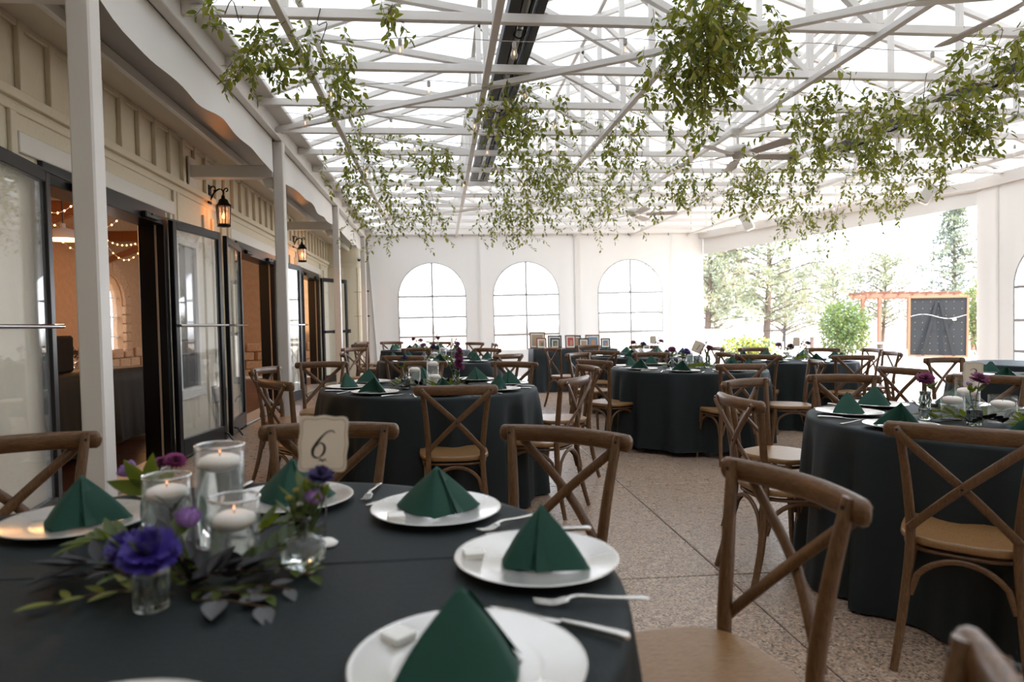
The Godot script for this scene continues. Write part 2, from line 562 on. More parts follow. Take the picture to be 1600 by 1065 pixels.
func build_left_wall() -> void:
	var w := struct("wall_left")
	var back := WALL_X - 0.16
	var z_far := -15.1
	var z_near := 2.5
	# solid panels between the openings, and the band over them
	var edge := z_near
	for o in openings:
		part(w, "wall_panel", span(Vector3(back, 0, o[1]), Vector3(WALL_X, HEAD, edge)), mats.cream)
		edge = o[0]
	part(w, "wall_panel", span(Vector3(back, 0, z_far), Vector3(WALL_X, HEAD, edge)), mats.cream)
	part(w, "wall_panel", span(Vector3(back, HEAD, z_far), Vector3(WALL_X, 3.6, z_near)), mats.cream)
	# return wall at the far end of the building
	part(w, "wall_panel", span(Vector3(WALL_X, 0, z_far - 0.12), Vector3(-1.45, 3.3, z_far)), mats.cream)
	for x in [-2.12, -1.75]:
		part(w, "batten", span(Vector3(x - 0.03, 0.0, z_far), Vector3(x + 0.03, 2.5, z_far + 0.02), 0.004), mats.cream)
	part(w, "trim_board", span(Vector3(WALL_X, 2.5, z_far), Vector3(-1.45, 2.58, z_far + 0.03), 0.005), mats.cream)
	# frieze: battens standing between two rails
	var m := span(Vector3(0, 2.62, -0.03), Vector3(0.034, 3.05, 0.03), 0.004)
	var z := -4.21 + 0.31 * 14
	while z > z_far + 0.1:
		part(w, "batten", m, mats.cream, at(WALL_X, 0, z))
		z -= 0.312
	part(w, "rail_board", span(Vector3(WALL_X, 2.565, z_far), Vector3(WALL_X + 0.045, 2.625, z_near), 0.005), mats.cream)
	part(w, "rail_board", span(Vector3(WALL_X, 2.50, z_far), Vector3(WALL_X + 0.018, 2.545, z_near), 0.005), mats.cream)
	part(w, "rail_board", span(Vector3(WALL_X, 3.0, z_far), Vector3(WALL_X + 0.026, 3.07, z_near), 0.005), mats.cream)
	# lower boards: paired battens on the piers, head boards over the doorways
	for o in openings:
		part(w, "head_board", span(Vector3(WALL_X, HEAD + 0.07, o[0] - 0.22), Vector3(WALL_X + 0.032, HEAD + 0.19, o[1] + 0.22), 0.005), mats.trim_white)
		for zz in [o[0] - 0.25, o[1] + 0.25, o[0] - 0.33]:
			part(w, "batten", span(Vector3(WALL_X, HEAD + 0.03, zz - 0.03), Vector3(WALL_X + 0.024, 2.5, zz + 0.03), 0.004), mats.cream)
	for zz in [-6.40, -7.28, -7.55, -7.86, -8.17, -2.6, -3.2, -10.4, -10.9, -11.3, -11.7, -14.1, -14.5]:
		part(w, "batten", span(Vector3(WALL_X, 0.02, zz - 0.028), Vector3(WALL_X + 0.024, HEAD + 0.2, zz + 0.028), 0.004), mats.cream)
	# fixed side windows with white frames
	var n := 1
	for zz in [-6.74, -3.5, -10.75]:
		var win := struct("window_%d" % n)
		n += 1
		var z0: float = zz - 0.23
		var z1: float = zz + 0.23
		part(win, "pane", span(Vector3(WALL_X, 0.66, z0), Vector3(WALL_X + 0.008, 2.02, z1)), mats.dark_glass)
		part(win, "jamb", span(Vector3(WALL_X, 0.6, z0 - 0.07), Vector3(WALL_X + 0.035, 2.1, z0), 0.005), mats.trim_white)
		part(win, "jamb", span(Vector3(WALL_X, 0.6, z1), Vector3(WALL_X + 0.035, 2.1, z1 + 0.07), 0.005), mats.trim_white)
		part(win, "window_head", span(Vector3(WALL_X, 2.02, z0), Vector3(WALL_X + 0.035, 2.1, z1), 0.005), mats.trim_white)
		part(win, "window_sill", span(Vector3(WALL_X, 0.56, z0 - 0.08), Vector3(WALL_X + 0.06, 0.66, z1 + 0.08), 0.008), mats.trim_white)
	# grey electrical box on the pier between the first two doorways
	var e := thing("electrical_box", "grey weatherproof electrical box on cream wall between open doors", "box")
	e.transform = lean
	part(e, "cover", span(Vector3(WALL_X + 0.02, 0.44, -7.47), Vector3(WALL_X + 0.13, 0.60, -7.36), 0.015), mats.grey_box)
	part(e, "back_plate", span(Vector3(WALL_X, 0.43, -7.48), Vector3(WALL_X + 0.025, 0.61, -7.35), 0.004), mats.grey_box)
	part(e, "conduit", span(Vector3(WALL_X + 0.02, 0.05, -7.43), Vector3(WALL_X + 0.05, 0.44, -7.40), 0.008), mats.grey_box)

# a glazed leaf in its own frame: hinge at the origin, running along +x, +z is the tent side
func door_leaf(d: Node3D, xf: Transform3D, panic: bool, foot: bool, sd: float) -> void:
	var w := 0.92
	var h := HEAD - 0.045
	var lf := Node3D.new()
	lf.name = "leaf"
	lf.transform = xf
	d.add_child(lf, true)
	var st := 0.062
	part(lf, "stile", span(Vector3(0, 0.02, -0.022), Vector3(st, h, 0.022), 0.004), mats.bronze)
	part(lf, "stile", span(Vector3(w - st, 0.02, -0.022), Vector3(w, h, 0.022), 0.004), mats.bronze)
	part(lf, "top_rail", span(Vector3(st, h - 0.08, -0.022), Vector3(w - st, h, 0.022), 0.004), mats.bronze)
	part(lf, "bottom_rail", span(Vector3(st, 0.02, -0.022), Vector3(w - st, 0.17, 0.022), 0.004), mats.bronze)
	part(lf, "pane", span(Vector3(st, 0.17, -0.003), Vector3(w - st, h - 0.08, 0.003)), mats.door_glass)
	if panic:
		var p := begin(false)
		add_span(p, Vector3(0.02, 1.03, 0.03 * sd), Vector3(w - 0.01, 1.085, 0.065 * sd), 0.008)
		add_span(p, Vector3(0.3, 1.022, 0.032 * sd), Vector3(0.34, 1.09, 0.075 * sd), 0.006)
		add_span(p, Vector3(w - 0.09, 1.015, 0.02 * sd), Vector3(w + 0.015, 1.10, 0.08 * sd), 0.01)
		part(lf, "panic_bar", done(p), mats.bronze)
	else:
		var p := begin()
		add_sweep(p, PackedVector3Array([Vector3(0.0, 1.205, 0.06 * sd), Vector3(w + 0.01, 1.205, 0.06 * sd)]), 0.013, 0.013, 8, Vector3.UP)
		for x in [0.04, w - 0.03]:
			add_sweep(p, PackedVector3Array([Vector3(x, 1.205, 0.02 * sd), Vector3(x, 1.205, 0.06 * sd)]), 0.01, 0.01, 6, Vector3.UP)
		part(lf, "pull_bar", done(p), mats.chrome)
	if foot:
		var k := begin()
		add_sweep(k, PackedVector3Array([Vector3(w - 0.06, 0.1, 0.025 * sd), Vector3(w - 0.06, 0.09, 0.06 * sd), Vector3(w - 0.055, 0.012, 0.11 * sd)]), 0.01, 0.01, 6)
		part(lf, "kick_stop", done(k), mats.black_frame)

func build_doors() -> void:
	var n := 1
	for o in openings:
		var d := struct("door_%d" % n)
		var back := WALL_X - 0.19
		var z0: float = o[0]
		var z1: float = o[1]
		part(d, "jamb", span(Vector3(back, 0, z0 - 0.03), Vector3(WALL_X + 0.03, HEAD, z0 + 0.05), 0.004), mats.black_frame)
		part(d, "jamb", span(Vector3(back, 0, z1 - 0.05), Vector3(WALL_X + 0.03, HEAD, z1 + 0.03), 0.004), mats.black_frame)
		part(d, "door_head", span(Vector3(back, HEAD - 0.06, z0), Vector3(WALL_X + 0.03, HEAD + 0.07, z1), 0.004), mats.bronze)
		part(d, "weather_strip", span(Vector3(WALL_X - 0.05, 0, z0 + 0.05), Vector3(WALL_X - 0.035, HEAD - 0.06, z0 + 0.058)), mats.gold_line)
		part(d, "weather_strip", span(Vector3(WALL_X - 0.05, 0, z1 - 0.058), Vector3(WALL_X - 0.035, HEAD - 0.06, z1 - 0.05)), mats.gold_line)
		part(d, "sill", span(Vector3(WALL_X - 0.2, 0.0, z0), Vector3(WALL_X + 0.08, 0.062, z1), 0.006), mats.metal_grey)
		# far leaf: hinged on the far jamb, swung right round
		var open := 172.0 if n < 3 else 155.0
		var a := deg_to_rad(open - 90.0)
		var along := Vector3(cos(a), 0, -sin(a))
		door_leaf(d, Transform3D(Basis(along, Vector3.UP, along.cross(Vector3.UP)), Vector3(WALL_X + 0.06, 0.05, z0 - 0.02)), n == 3, n < 3, 1.0)
		# near leaf
		a = deg_to_rad(173.0 - 90.0)
		along = Vector3(cos(a), 0, sin(a))
		door_leaf(d, Transform3D(Basis(along, Vector3.UP, along.cross(Vector3.UP)), Vector3(WALL_X + 0.06, 0.05, z1 + 0.02)), false, n < 3, -1.0)
		# closers: body on the head, arm to the leaf
		for s in [[z1 - 0.55, z1 + 0.35], [z0 + 0.5, z0 - 0.3]]:
			var c := begin(false)
			add_bar(c, Vector3(WALL_X + 0.05, HEAD - 0.03, s[0]), Vector3(WALL_X + 0.05, HEAD - 0.03, s[0] + signf(s[1] - s[0]) * 0.26), 0.045, 0.05, 0.008)
			add_bar(c, Vector3(WALL_X + 0.075, HEAD - 0.02, s[0] + signf(s[1] - s[0]) * 0.1), Vector3(WALL_X + 0.1, HEAD + 0.0, s[1]), 0.014, 0.014)
			part(d, "closer", done(c), mats.black_frame)
		n += 1

# ------------------------------------------------------------------ setting: posts, beam, brackets, soffit, valance
func build_eave() -> void:
	var ev := struct("trim_1")
	ev.set_meta("label", "white eave beam, soffit and gutter along the building")
	part(ev, "eave_beam", span(Vector3(-1.575, 3.06, -15.2), Vector3(EAVE_L, 3.21, 3.0), 0.006), mats.post_paint)
	part(ev, "inner_flashing", span(Vector3(-1.505, 3.19, -15.2), Vector3(-1.36, 3.235, 3.0), 0.006), mats.post_paint)
	var so := begin(false)
	quad(so, Vector3(WALL_X, 3.05, 3.0), Vector3(WALL_X, 3.05, -15.1), Vector3(-1.98, 2.90, -15.1), Vector3(-1.98, 2.90, 3.0))
	quad(so, Vector3(WALL_X, 3.08, 3.0), Vector3(-1.98, 2.93, 3.0), Vector3(-1.98, 2.93, -15.1), Vector3(WALL_X, 3.08, -15.1))
	part(ev, "soffit_board", done(so), mats.soffit)
	part(ev, "gutter", span(Vector3(-1.985, 2.865, -15.1), Vector3(-1.945, 2.94, 3.0), 0.006), mats.trim_white)
	part(ev, "flashing", bar(Vector3(-1.79, 2.945, -15.1), Vector3(-1.79, 2.945, 3.0), 0.36, 0.012), mats.metal_grey)
	part(ev, "building_roof", bar(Vector3(-2.2, 3.3, -15.1), Vector3(-2.2, 3.3, 3.0), 1.4, 0.1), mats.soffit)
	var zs := [-3.21, -6.91, -10.565, -14.25]
	var words := ["nearest to the front table, in front of the first doorway", "second along, between the first and second doorways", "third along, before the farthest doorway", "farthest, at the tent's back corner"]
	for i in 4:
		var p := thing("canopy_post", "white square steel canopy post, " + words[i], "post", Vector3.ZERO, 0.0, "white posts along the building")
		p.transform = lean
		part(p, "shaft", span(Vector3(-1.6, 0.03, zs[i] - 0.052), Vector3(EAVE_L, 3.06, zs[i] + 0.052), 0.008), mats.post_paint)
		part(p, "base_plate", span(Vector3(-1.66, 0.03, zs[i] - 0.1), Vector3(-1.44, 0.045, zs[i] + 0.1), 0.003), mats.post_paint)
		if i < 3:
			part(p, "bracket", span(Vector3(WALL_X + 0.03, 2.70, zs[i] - 0.06), Vector3(-1.6, 2.82, zs[i] + 0.06), 0.006), mats.post_paint)
			part(p, "bracket_plate", span(Vector3(WALL_X + 0.0305, 2.62, zs[i] - 0.09), Vector3(WALL_X + 0.045, 2.9, zs[i] + 0.09), 0.003), mats.post_paint)
			if i > 0:
				part(p, "gusset", box(Vector3(0.1, 0.1, 0.012), 0.0, Transform3D(Basis(Vector3.BACK, 0.4), Vector3(-1.65, 2.66, zs[i]))), mats.post_paint)
	# fabric valance between the posts, wavy lower edge
	var bounds := [3.0, -3.16, -6.86, -10.52, -14.2]
	for i in 4:
		var v := single("fabric_valance", null, mats.vinyl, "white fabric valance hanging from the eave beam, " + ["left of the nearest post", "between the first and second posts", "between the second and third posts", "between the last two posts"][i], "valance", lean, "valances along the eave beam")
		var rows := []
		for r in 4:
			var row := PackedVector3Array()
			var len: float = bounds[i] - bounds[i + 1] - 0.12
			for k in 41:
				var t := k / 40.0
				var low := 2.765 + 0.02 * sin(t * 9.0 + i * 2.0) + 0.014 * sin(t * 23.0 + i)
				if i > 0:
					low += 0.10 * pow(maxf(0.0, 1.0 - t * 9.0), 1.0) * (1.0 if i == 1 else 0.2)
				row.append(Vector3(-1.585 - 0.008 * sin(t * 31.0) * r / 3.0, lerpf(3.07, low, r / 3.0), bounds[i] - 0.06 - len * t))
			rows.append(row)
		v.mesh = sheet(rows)

# ------------------------------------------------------------------ setting: the room behind the doors
func build_room() -> void:
	var far_x := -6.6
	var fl := struct("floor_indoors")
	for k in 24:
		var z := 1.5 - k * 0.75
		part(fl, "plank_row", span(Vector3(far_x, -0.05, z - 0.745), Vector3(WALL_X - 0.19, 0.045, z), 0.003), mats.dark_floor)
	var ce := struct("ceiling_indoors")
	part(ce, "panel", span(Vector3(far_x, 3.9, -16.4), Vector3(WALL_X - 0.16, 4.0, 2.4)), mats.tan_wall)
	for z in [-4.2, -7.4, -10.6, -13.8]:
		part(ce, "beam", span(Vector3(far_x, 2.95, z - 0.09), Vector3(WALL_X - 0.16, 3.15, z + 0.09), 0.01), mats.beam_wood)
		part(ce, "brace", bar(Vector3(far_x, 2.5, z), Vector3(-5.4, 2.98, z), 0.1, 0.1, 0.01), mats.beam_wood)
	part(ce, "beam", span(Vector3(-4.9, 3.2, -16.4), Vector3(-4.7, 3.4, 2.4), 0.01), mats.beam_wood)
	var wf := struct("wall_indoors_far")
	var wins := [-3.2, -8.5, -14.2]
	var hw := 0.62
	var spring := 1.75
	var edge := 2.4
	for c in wins:
		part(wf, "wall_panel", span(Vector3(far_x - 0.2, 0, c + hw), Vector3(far_x, 4.0, edge)), mats.tan_wall)
		part(wf, "wall_panel", span(Vector3(far_x - 0.2, 0, c - hw), Vector3(far_x, 0.8, c + hw)), mats.tan_wall)
		var st := begin(false)
		for k in 12:
			var a0 := PI * k / 12.0
			var a1 := PI * (k + 1) / 12.0
			var q0 := Vector3(far_x, spring + hw * sin(a0), c - hw * cos(a0))
			var q1 := Vector3(far_x, spring + hw * sin(a1), c - hw * cos(a1))
			quad(st, q0, q1, Vector3(far_x, 4.0, q1.z), Vector3(far_x, 4.0, q0.z))
			quad(st, q0 - Vector3(0.2, 0, 0), q1 - Vector3(0.2, 0, 0), q1, q0)
		part(wf, "wall_panel", done(st), mats.tan_wall)
		edge = c - hw
	part(wf, "wall_panel", span(Vector3(far_x - 0.2, 0, -16.4), Vector3(far_x, 4.0, edge)), mats.tan_wall)
	# stones round the windows and a stone dado
	for c in wins:
		for k in 13:
			var a := PI * (k + 0.5) / 13.0
			var xf := Transform3D(Basis(Vector3.RIGHT, a), Vector3(far_x + 0.03, spring + (hw + 0.13) * sin(a), c - (hw + 0.13) * cos(a)))
			part(wf, "stone", box(Vector3(0.1, 0.185, 0.24), 0.018), mats.stone, Transform3D(Basis(Vector3.RIGHT, a), xf.origin))
		for s in [-1.0, 1.0]:
			for k in 5:
				var wd := 0.24 if k % 2 == 0 else 0.19
				part(wf, "stone", box(Vector3(0.1, 0.18, wd), 0.018), mats.stone, at(far_x + 0.03, spring - 0.1 - k * 0.19, c + s * (hw + wd / 2)))
		var win := struct("window_%d" % (4 + wins.find(c)))
		part(win, "pane", span(Vector3(far_x - 0.12, 0.8, c - hw), Vector3(far_x - 0.11, spring + hw, c + hw)), mats.door_glass)
		part(win, "mullion", span(Vector3(far_x - 0.14, 0.8, c - 0.025), Vector3(far_x - 0.09, spring + hw, c + 0.025)), mats.trim_white)
		for y in [1.1, 1.5, 1.9]:
			part(win, "glazing_bar", span(Vector3(far_x - 0.14, y - 0.015, c - hw), Vector3(far_x - 0.09, y + 0.015, c + hw)), mats.trim_white)
	var zz := -3.0
	while zz > -16.0:
		for r in 4:
			var ln := 0.3 + 0.18 * rng.randf()
			part(wf, "stone", box(Vector3(0.07, 0.19, ln), 0.015), mats.stone, at(far_x + 0.03, 0.14 + r * 0.205, zz - (0.2 if r % 2 else 0.0)))
		zz -= 0.47
	var we := struct("wall_indoors_end")
	part(we, "wall_panel", span(Vector3(far_x - 0.2, 0, -16.6), Vector3(WALL_X, 4.0, -16.4)), mats.tan_wall)
	for r in 4:
		for k in 9:
			part(we, "stone", box(Vector3(0.4 + 0.06 * sin(k * 2.1 + r), 0.19, 0.07), 0.015), mats.stone, at(far_x + 0.3 + k * 0.46 + (0.2 if r % 2 else 0.0) - 0.1, 0.14 + r * 0.205, -16.37))
	part(we, "wall_panel", span(Vector3(far_x - 0.2, 0, 2.4), Vector3(WALL_X, 4.0, 2.6)), mats.tan_wall)
	# pendant lamps
	var pn := 0
	for q in [Vector3(-4.6, 2.34, -6.75), Vector3(-4.6, 2.36, -8.85), Vector3(-4.6, 2.36, -12.2)]:
		var p := thing("pendant_lamp", "white dome pendant lamp hanging indoors, " + ["left of the nearest post", "right of the nearest post", "behind the second doorway"][pn], "lamp", Vector3.ZERO, 0.0, "pendant lamps indoors")
		p.transform = lean * at(q.x, q.y, q.z)
		var prof := [Vector2(0.24, 0.0), Vector2(0.235, 0.03), Vector2(0.19, 0.09), Vector2(0.1, 0.13), Vector2(0.03, 0.15), Vector2(0.03, 0.2), Vector2(0.0, 0.2)]
		part(p, "shade", lathe(prof, 28), mats.pendant_shade)
		part(p, "bulb_disc", lathe([Vector2(0.0, 0.012), Vector2(0.225, 0.018)], 24), mats.pendant_glow)
		part(p, "cord", box(Vector3(0.012, 0.7, 0.012), 0.0, at(0, 0.55, 0)), mats.dark_cable)
		var l := OmniLight3D.new()
		l.name = "lamp_light"
		l.light_color = Color(1.0, 0.74, 0.48)
		l.light_energy = 1.0
		l.light_size = 0.2
		l.omni_range = 30.0
		l.omni_attenuation = 2.0
		l.shadow_enabled = true
		l.position = Vector3(0, -0.06, 0)
		p.add_child(l)
		pn += 1
	# fairy lights looped below the ceiling
	var lines := [[Vector3(-3.4, 2.62, -3.5), Vector3(-3.6, 2.62, -9.5), 0.10], [Vector3(-4.2, 2.75, -4.0), Vector3(-4.2, 2.75, -9.5), 0.22], [Vector3(-5.4, 2.72, -5.5), Vector3(-5.4, 2.72, -13), 0.28], [Vector3(-3.3, 2.9, -4.6), Vector3(-5.6, 2.9, -9.2), 0.2], [Vector3(-4.8, 2.60, -6.5), Vector3(-4.8, 2.60, -12.5), 0.08], [Vector3(-3.0, 2.5, -5.0), Vector3(-5.8, 2.75, -10.5), 0.12]]
	for i in 6:
		var f := thing("fairy_lights", "strand of warm fairy lights below the indoor ceiling, " + ["lowest", "crossing the doorway", "nearest to the far wall", "running diagonally", "along the middle beam", "slanting down at the doorway"][i], "lights", Vector3.ZERO, 0.0, "fairy lights indoors")
		f.transform = lean
		var pts := PackedVector3Array()
		var bulb := lathe([Vector2(0, -0.014), Vector2(0.013, 0), Vector2(0, 0.014)], 6)
		for k in 41:
			var t := k / 40.0
			var q: Vector3 = lines[i][0].lerp(lines[i][1], t)
			q.y -= lines[i][2] * absf(sin(t * PI * 5.0))
			pts.append(q)
			if k > 0:
				part(f, "bulb", bulb, mats.fairy_bulb, at(q.x, q.y, q.z))
		part(f, "wire", sweep(pts, 0.004, 0.004, 4), mats.cable)
	# tables and chairs indoors
	var t := thing("indoor_table", "long indoor table under a dark cloth behind the first doorway", "table", Vector3(-3.75, 0.0, -6.75))
	part(t, "tabletop", box(Vector3(0.9, 0.03, 2.6), 0.004, at(0, 0.72, 0)), mats.beam_wood)
	for s in [-1.0, 1.0]:
		for k in [-1.0, 1.0]:
			part(t, "leg", box(Vector3(0.04, 0.71, 0.04), 0.004, at(s * 0.38, 0.355, k * 1.2)), mats.black_frame)
	single("indoor_tablecloth", drape_box(0.92, 2.62, 0.735, 0.02), mats.cloth, "dark cloth on the long table behind the first doorway", "tablecloth", at(-3.75, 0.0, -6.75))
	var q := thing("equipment_case", "black equipment case on the dark table behind the first doorway", "case", Vector3(-3.85, 0.75, -6.5))
	part(q, "body", box(Vector3(0.5, 0.36, 1.1), 0.02, at(0, 0.18, 0)), mats.black_cloth)
	part(q, "lid", box(Vector3(0.04, 0.42, 1.1), 0.01, at(-0.25, 0.36, 0)), mats.black_cloth)
	part(q, "handle", box(Vector3(0.03, 0.03, 0.16), 0.006, at(0.265, 0.22, 0)), mats.chrome)
	var sp := thing("cake_stand_flowers", "dark flower arrangement on the indoor table by the arched window", "flowers", Vector3(-4.0, 0.745, -7.75))
	part(sp, "bowl", lathe([Vector2(0, 0), Vector2(0.05, 0), Vector2(0.02, 0.03), Vector2(0.09, 0.08), Vector2(0.08, 0.08), Vector2(0, 0.05)], 16), mats.steel)
	var lf := begin()
	for k in 60:
		add_leaf(lf, Vector3(rng.randf_range(-0.09, 0.09), rng.randf_range(0.08, 0.2), rng.randf_range(-0.09, 0.09)), Vector3(rng.randfn(), rng.randfn() + 0.4, rng.randfn()).normalized(), 0.06, 0.028)
	var lm := part(sp, "foliage", done(lf), mats.leaf_black)
	lm.set_meta("kind", "stuff")

# a cloth over a rectangular table, hanging to the floor with folds
func drape_box(w: float, l: float, top: float, hem: float) -> ArrayMesh:
	var st := begin()
	var per := []
	var n := 96
	for k in n:
		var t := float(k) / n * 2.0 * (w + l)
		var p: Vector2
		var o: Vector2
		if t < w:
			p = Vector2(-w / 2 + t, l / 2)
			o = Vector2(0, 1)
		elif t < w + l:
			p = Vector2(w / 2, l / 2 - (t - w))
			o = Vector2(1, 0)
		elif t < 2 * w + l:
			p = Vector2(w / 2 - (t - w - l), -l / 2)
			o = Vector2(0, -1)
		else:
			p = Vector2(-w / 2, -l / 2 + (t - 2 * w - l))
			o = Vector2(-1, 0)
		per.append([p, o, sin(k * 0.9) * 0.5 + sin(k * 2.3) * 0.5])
	var rows := []
	for r in 7:
		var row := PackedVector3Array()
		var f := r / 6.0
		for k in n + 1:
			var e = per[k % n]
			var off: float = 0.005 + f * (0.035 + 0.03 * e[2])
			var q: Vector2 = e[0] + e[1] * off
			row.append(Vector3(q.x, lerpf(top, hem, f) + (0.012 if r == 0 else 0.0), q.y))
		rows.append(row)
	for i in 6:
		for k in n:
			quad(st, rows[i][k], rows[i + 1][k], rows[i + 1][k + 1], rows[i][k + 1])
	for k in n:
		tri(st, Vector3(0, top + 0.012, 0), rows[0][k], rows[0][k + 1])
	return done(st)

# one pointed leaf, folded along its midrib (4 triangles)
func add_leaf(st: SurfaceTool, base: Vector3, dir: Vector3, length: float, width: float, face := Vector3.ZERO) -> void:
	var n := face
	if n == Vector3.ZERO:
		n = Vector3(rng.randfn(), rng.randfn(), rng.randfn())
	var s := dir.cross(n)
	if s.length() < 0.05:
		s = dir.cross(Vector3(0.3, 1, 0.2))
	s = s.normalized()
	var u := s.cross(dir).normalized()
	var mid := base + dir * length * 0.45 - u * width * 0.12
	var l := base + dir * length * 0.42 + s * width * 0.5 + u * width * 0.12
	var r := base + dir * length * 0.42 - s * width * 0.5 + u * width * 0.12
	var tip := base + dir * length - u * length * 0.08
	if width > length * 0.3:
		var l2 := base + dir * length * 0.72 + s * width * 0.36 + u * width * 0.05
		var r2 := base + dir * length * 0.72 - s * width * 0.36 + u * width * 0.05
		l = base + dir * length * 0.28 + s * width * 0.48 + u * width * 0.12
		r = base + dir * length * 0.28 - s * width * 0.48 + u * width * 0.12
		tri(st, base, l, mid)
		tri(st, mid, l, l2)
		tri(st, mid, l2, tip)
		tri(st, base, mid, r)
		tri(st, mid, r2, r)
		tri(st, mid, tip, r2)
		return
	tri(st, base, l, mid)
	tri(st, mid, l, tip)
	tri(st, base, mid, r)
	tri(st, mid, tip, r)

# ------------------------------------------------------------------ setting: trussed roof under a translucent membrane
func roof_y(x: float) -> float:
	return 3.184 + 0.36 * (x - EAVE_L) if x <= RIDGE else 4.804 - 0.344 * (x - RIDGE)

func build_roof() -> void:
	var ce := struct("ceiling")
	var nodes_x := [-0.9, 0.4, 1.7, 3.0, 4.3, 5.6, 6.9]
	var z_near := -4.284 + 0.838 * 7
	var sec := 0.048
	var chord := span(Vector3(EAVE_L, CHORD_Y - 0.002, -0.024), Vector3(EAVE_R, CHORD_Y + 0.056, 0.024), 0.003)
	var tl := bar(Vector3(EAVE_L, roof_y(EAVE_L), 0), Vector3(RIDGE, roof_y(RIDGE), 0), sec, sec, 0.003)
	var tr := bar(Vector3(RIDGE, roof_y(RIDGE), 0), Vector3(EAVE_R, roof_y(EAVE_R), 0), sec, sec, 0.003)
	var verts := []
	var diags := []
	for i in 7:
		var x: float = nodes_x[i]
		verts.append(span(Vector3(x - 0.023, CHORD_Y + 0.056, -0.023), Vector3(x + 0.023, roof_y(x) - 0.02, 0.023), 0.003))
	for i in 3:
		diags.append(bar(Vector3(nodes_x[i], roof_y(nodes_x[i]) - 0.03, 0), Vector3(nodes_x[i + 1] - 0.03, CHORD_Y + 0.05, 0), 0.046, 0.046, 0.003))
		var j := 6 - i
		diags.append(bar(Vector3(nodes_x[j], roof_y(nodes_x[j]) - 0.03, 0), Vector3(nodes_x[j - 1] + 0.03, CHORD_Y + 0.05, 0), 0.046, 0.046, 0.003))
	for k in 20:
		var z := z_near - 0.838 * k
		if z < BACK_Z + 0.2:
			break
		var t := Node3D.new()
		t.name = "roof_truss"
		t.position.z = z
		ce.add_child(t, true)
		part(t, "bottom_chord", chord, mats.truss_paint)
		part(t, "top_chord", tl, mats.truss_paint)
		part(t, "top_chord", tr, mats.truss_paint)
		for v in verts:
			part(t, "vertical", v, mats.truss_paint)
		for d in diags:
			part(t, "diagonal", d, mats.truss_paint)
	for x in nodes_x:
		part(ce, "tie_bar", span(Vector3(x - 0.025, CHORD_Y - 0.045, BACK_Z), Vector3(x + 0.025, CHORD_Y - 0.001, 2.6), 0.003), mats.truss_paint)
		part(ce, "purlin", span(Vector3(x - 0.02, roof_y(x) + 0.022, BACK_Z), Vector3(x + 0.02, roof_y(x) + 0.058, 2.6), 0.003), mats.truss_paint)
	for b in [[EAVE_L, -6.6, RIDGE, -3.65], [EAVE_L, -12.4, RIDGE, -9.5], [RIDGE, -6.6, 7.5, -3.7], [RIDGE, -9.5, 7.4, -12.2], [0.4, -3.5, EAVE_L, -0.9]]:
		part(ce, "wind_brace", bar(Vector3(b[0], CHORD_Y - 0.03, b[1]), Vector3(b[2], CHORD_Y - 0.03, b[3]), 0.045, 0.045, 0.003), mats.truss_paint)
	# membrane in welded strips; the unseen first one is made opaque to block light
	var zs := [2.7, 1.2, -3.7, -6.9, -10.1, BACK_Z - 0.1]
	for i in 5:
		var rows := []
		for r in 2:
			var row := PackedVector3Array()
			for k in 25:
				var x := lerpf(EAVE_L - 0.06, EAVE_R + 0.06, k / 24.0)
				row.append(Vector3(x, roof_y(x) + 0.066 + 0.004 * (i % 2) + (0.02 if absf(x - RIDGE) < 0.3 else 0.0), zs[i + r] - (0.05 if r else 0.0)))
			rows.append(row)
		part(ce, "membrane" if i else "light_block_strip", sheet(rows), mats.roof_vinyl if i else mats.soffit)
	# beams round the rim
	part(ce, "rim_beam", span(Vector3(EAVE_L, 3.13, BACK_Z - 0.06), Vector3(5.95, 3.27, BACK_Z + 0.05), 0.005), mats.truss_paint)
	part(ce, "rim_beam", bar(Vector3(5.9, 3.09, BACK_Z), Vector3(EAVE_R, 3.05, -8.95), 0.1, 0.15, 0.005), mats.truss_paint)
	part(ce, "rim_beam", span(Vector3(EAVE_R - 0.05, 2.98, -8.97), Vector3(EAVE_R + 0.06, 3.15, 2.6), 0.005), mats.truss_paint)
	# gable ends
	for z in [BACK_Z - 0.08]:
		var st := begin(false)
		for k in 24:
			var x0 := lerpf(EAVE_L, EAVE_R, k / 24.0)
			var x1 := lerpf(EAVE_L, EAVE_R, (k + 1) / 24.0)
			quad(st, Vector3(x0, 3.2, z), Vector3(x0, roof_y(x0) + 0.06, z), Vector3(x1, roof_y(x1) + 0.06, z), Vector3(x1, 3.2, z))
		part(ce, "gable_sheet", done(st), mats.vinyl)

# ------------------------------------------------------------------ setting: tent side walls of vinyl with clear arched windows
# u runs along the wall, returns the point on the wall at (u, y)
func wall_point(a: Vector3, along: Vector3, out: Vector3, u: float, y: float, full: float) -> Vector3:
	var f := clampf((3.2 - y) / 3.2, 0.0, 1.0)
	var wave := sin(u * 7.3) * 0.6 + sin(u * 15.7 + 1.0) * 0.4
	return a + along * u + Vector3(0, y, 0) + out * (full * wave * (0.25 + 0.75 * f))

func wall_sheet(w: Node3D, a: Vector3, along: Vector3, out: Vector3, u0: float, u1: float, y0: float, y1: float, full := 0.012) -> void:
	var nu := maxi(2, int((u1 - u0) / 0.08))
	var rows := []
	for r in 7:
		var row := PackedVector3Array()
		for k in nu + 1:
			row.append(wall_point(a, along, out, lerpf(u0, u1, float(k) / nu), lerpf(y1, y0, r / 6.0), full))
		rows.append(row)
	part(w, "vinyl_panel", sheet(rows), mats.vinyl)

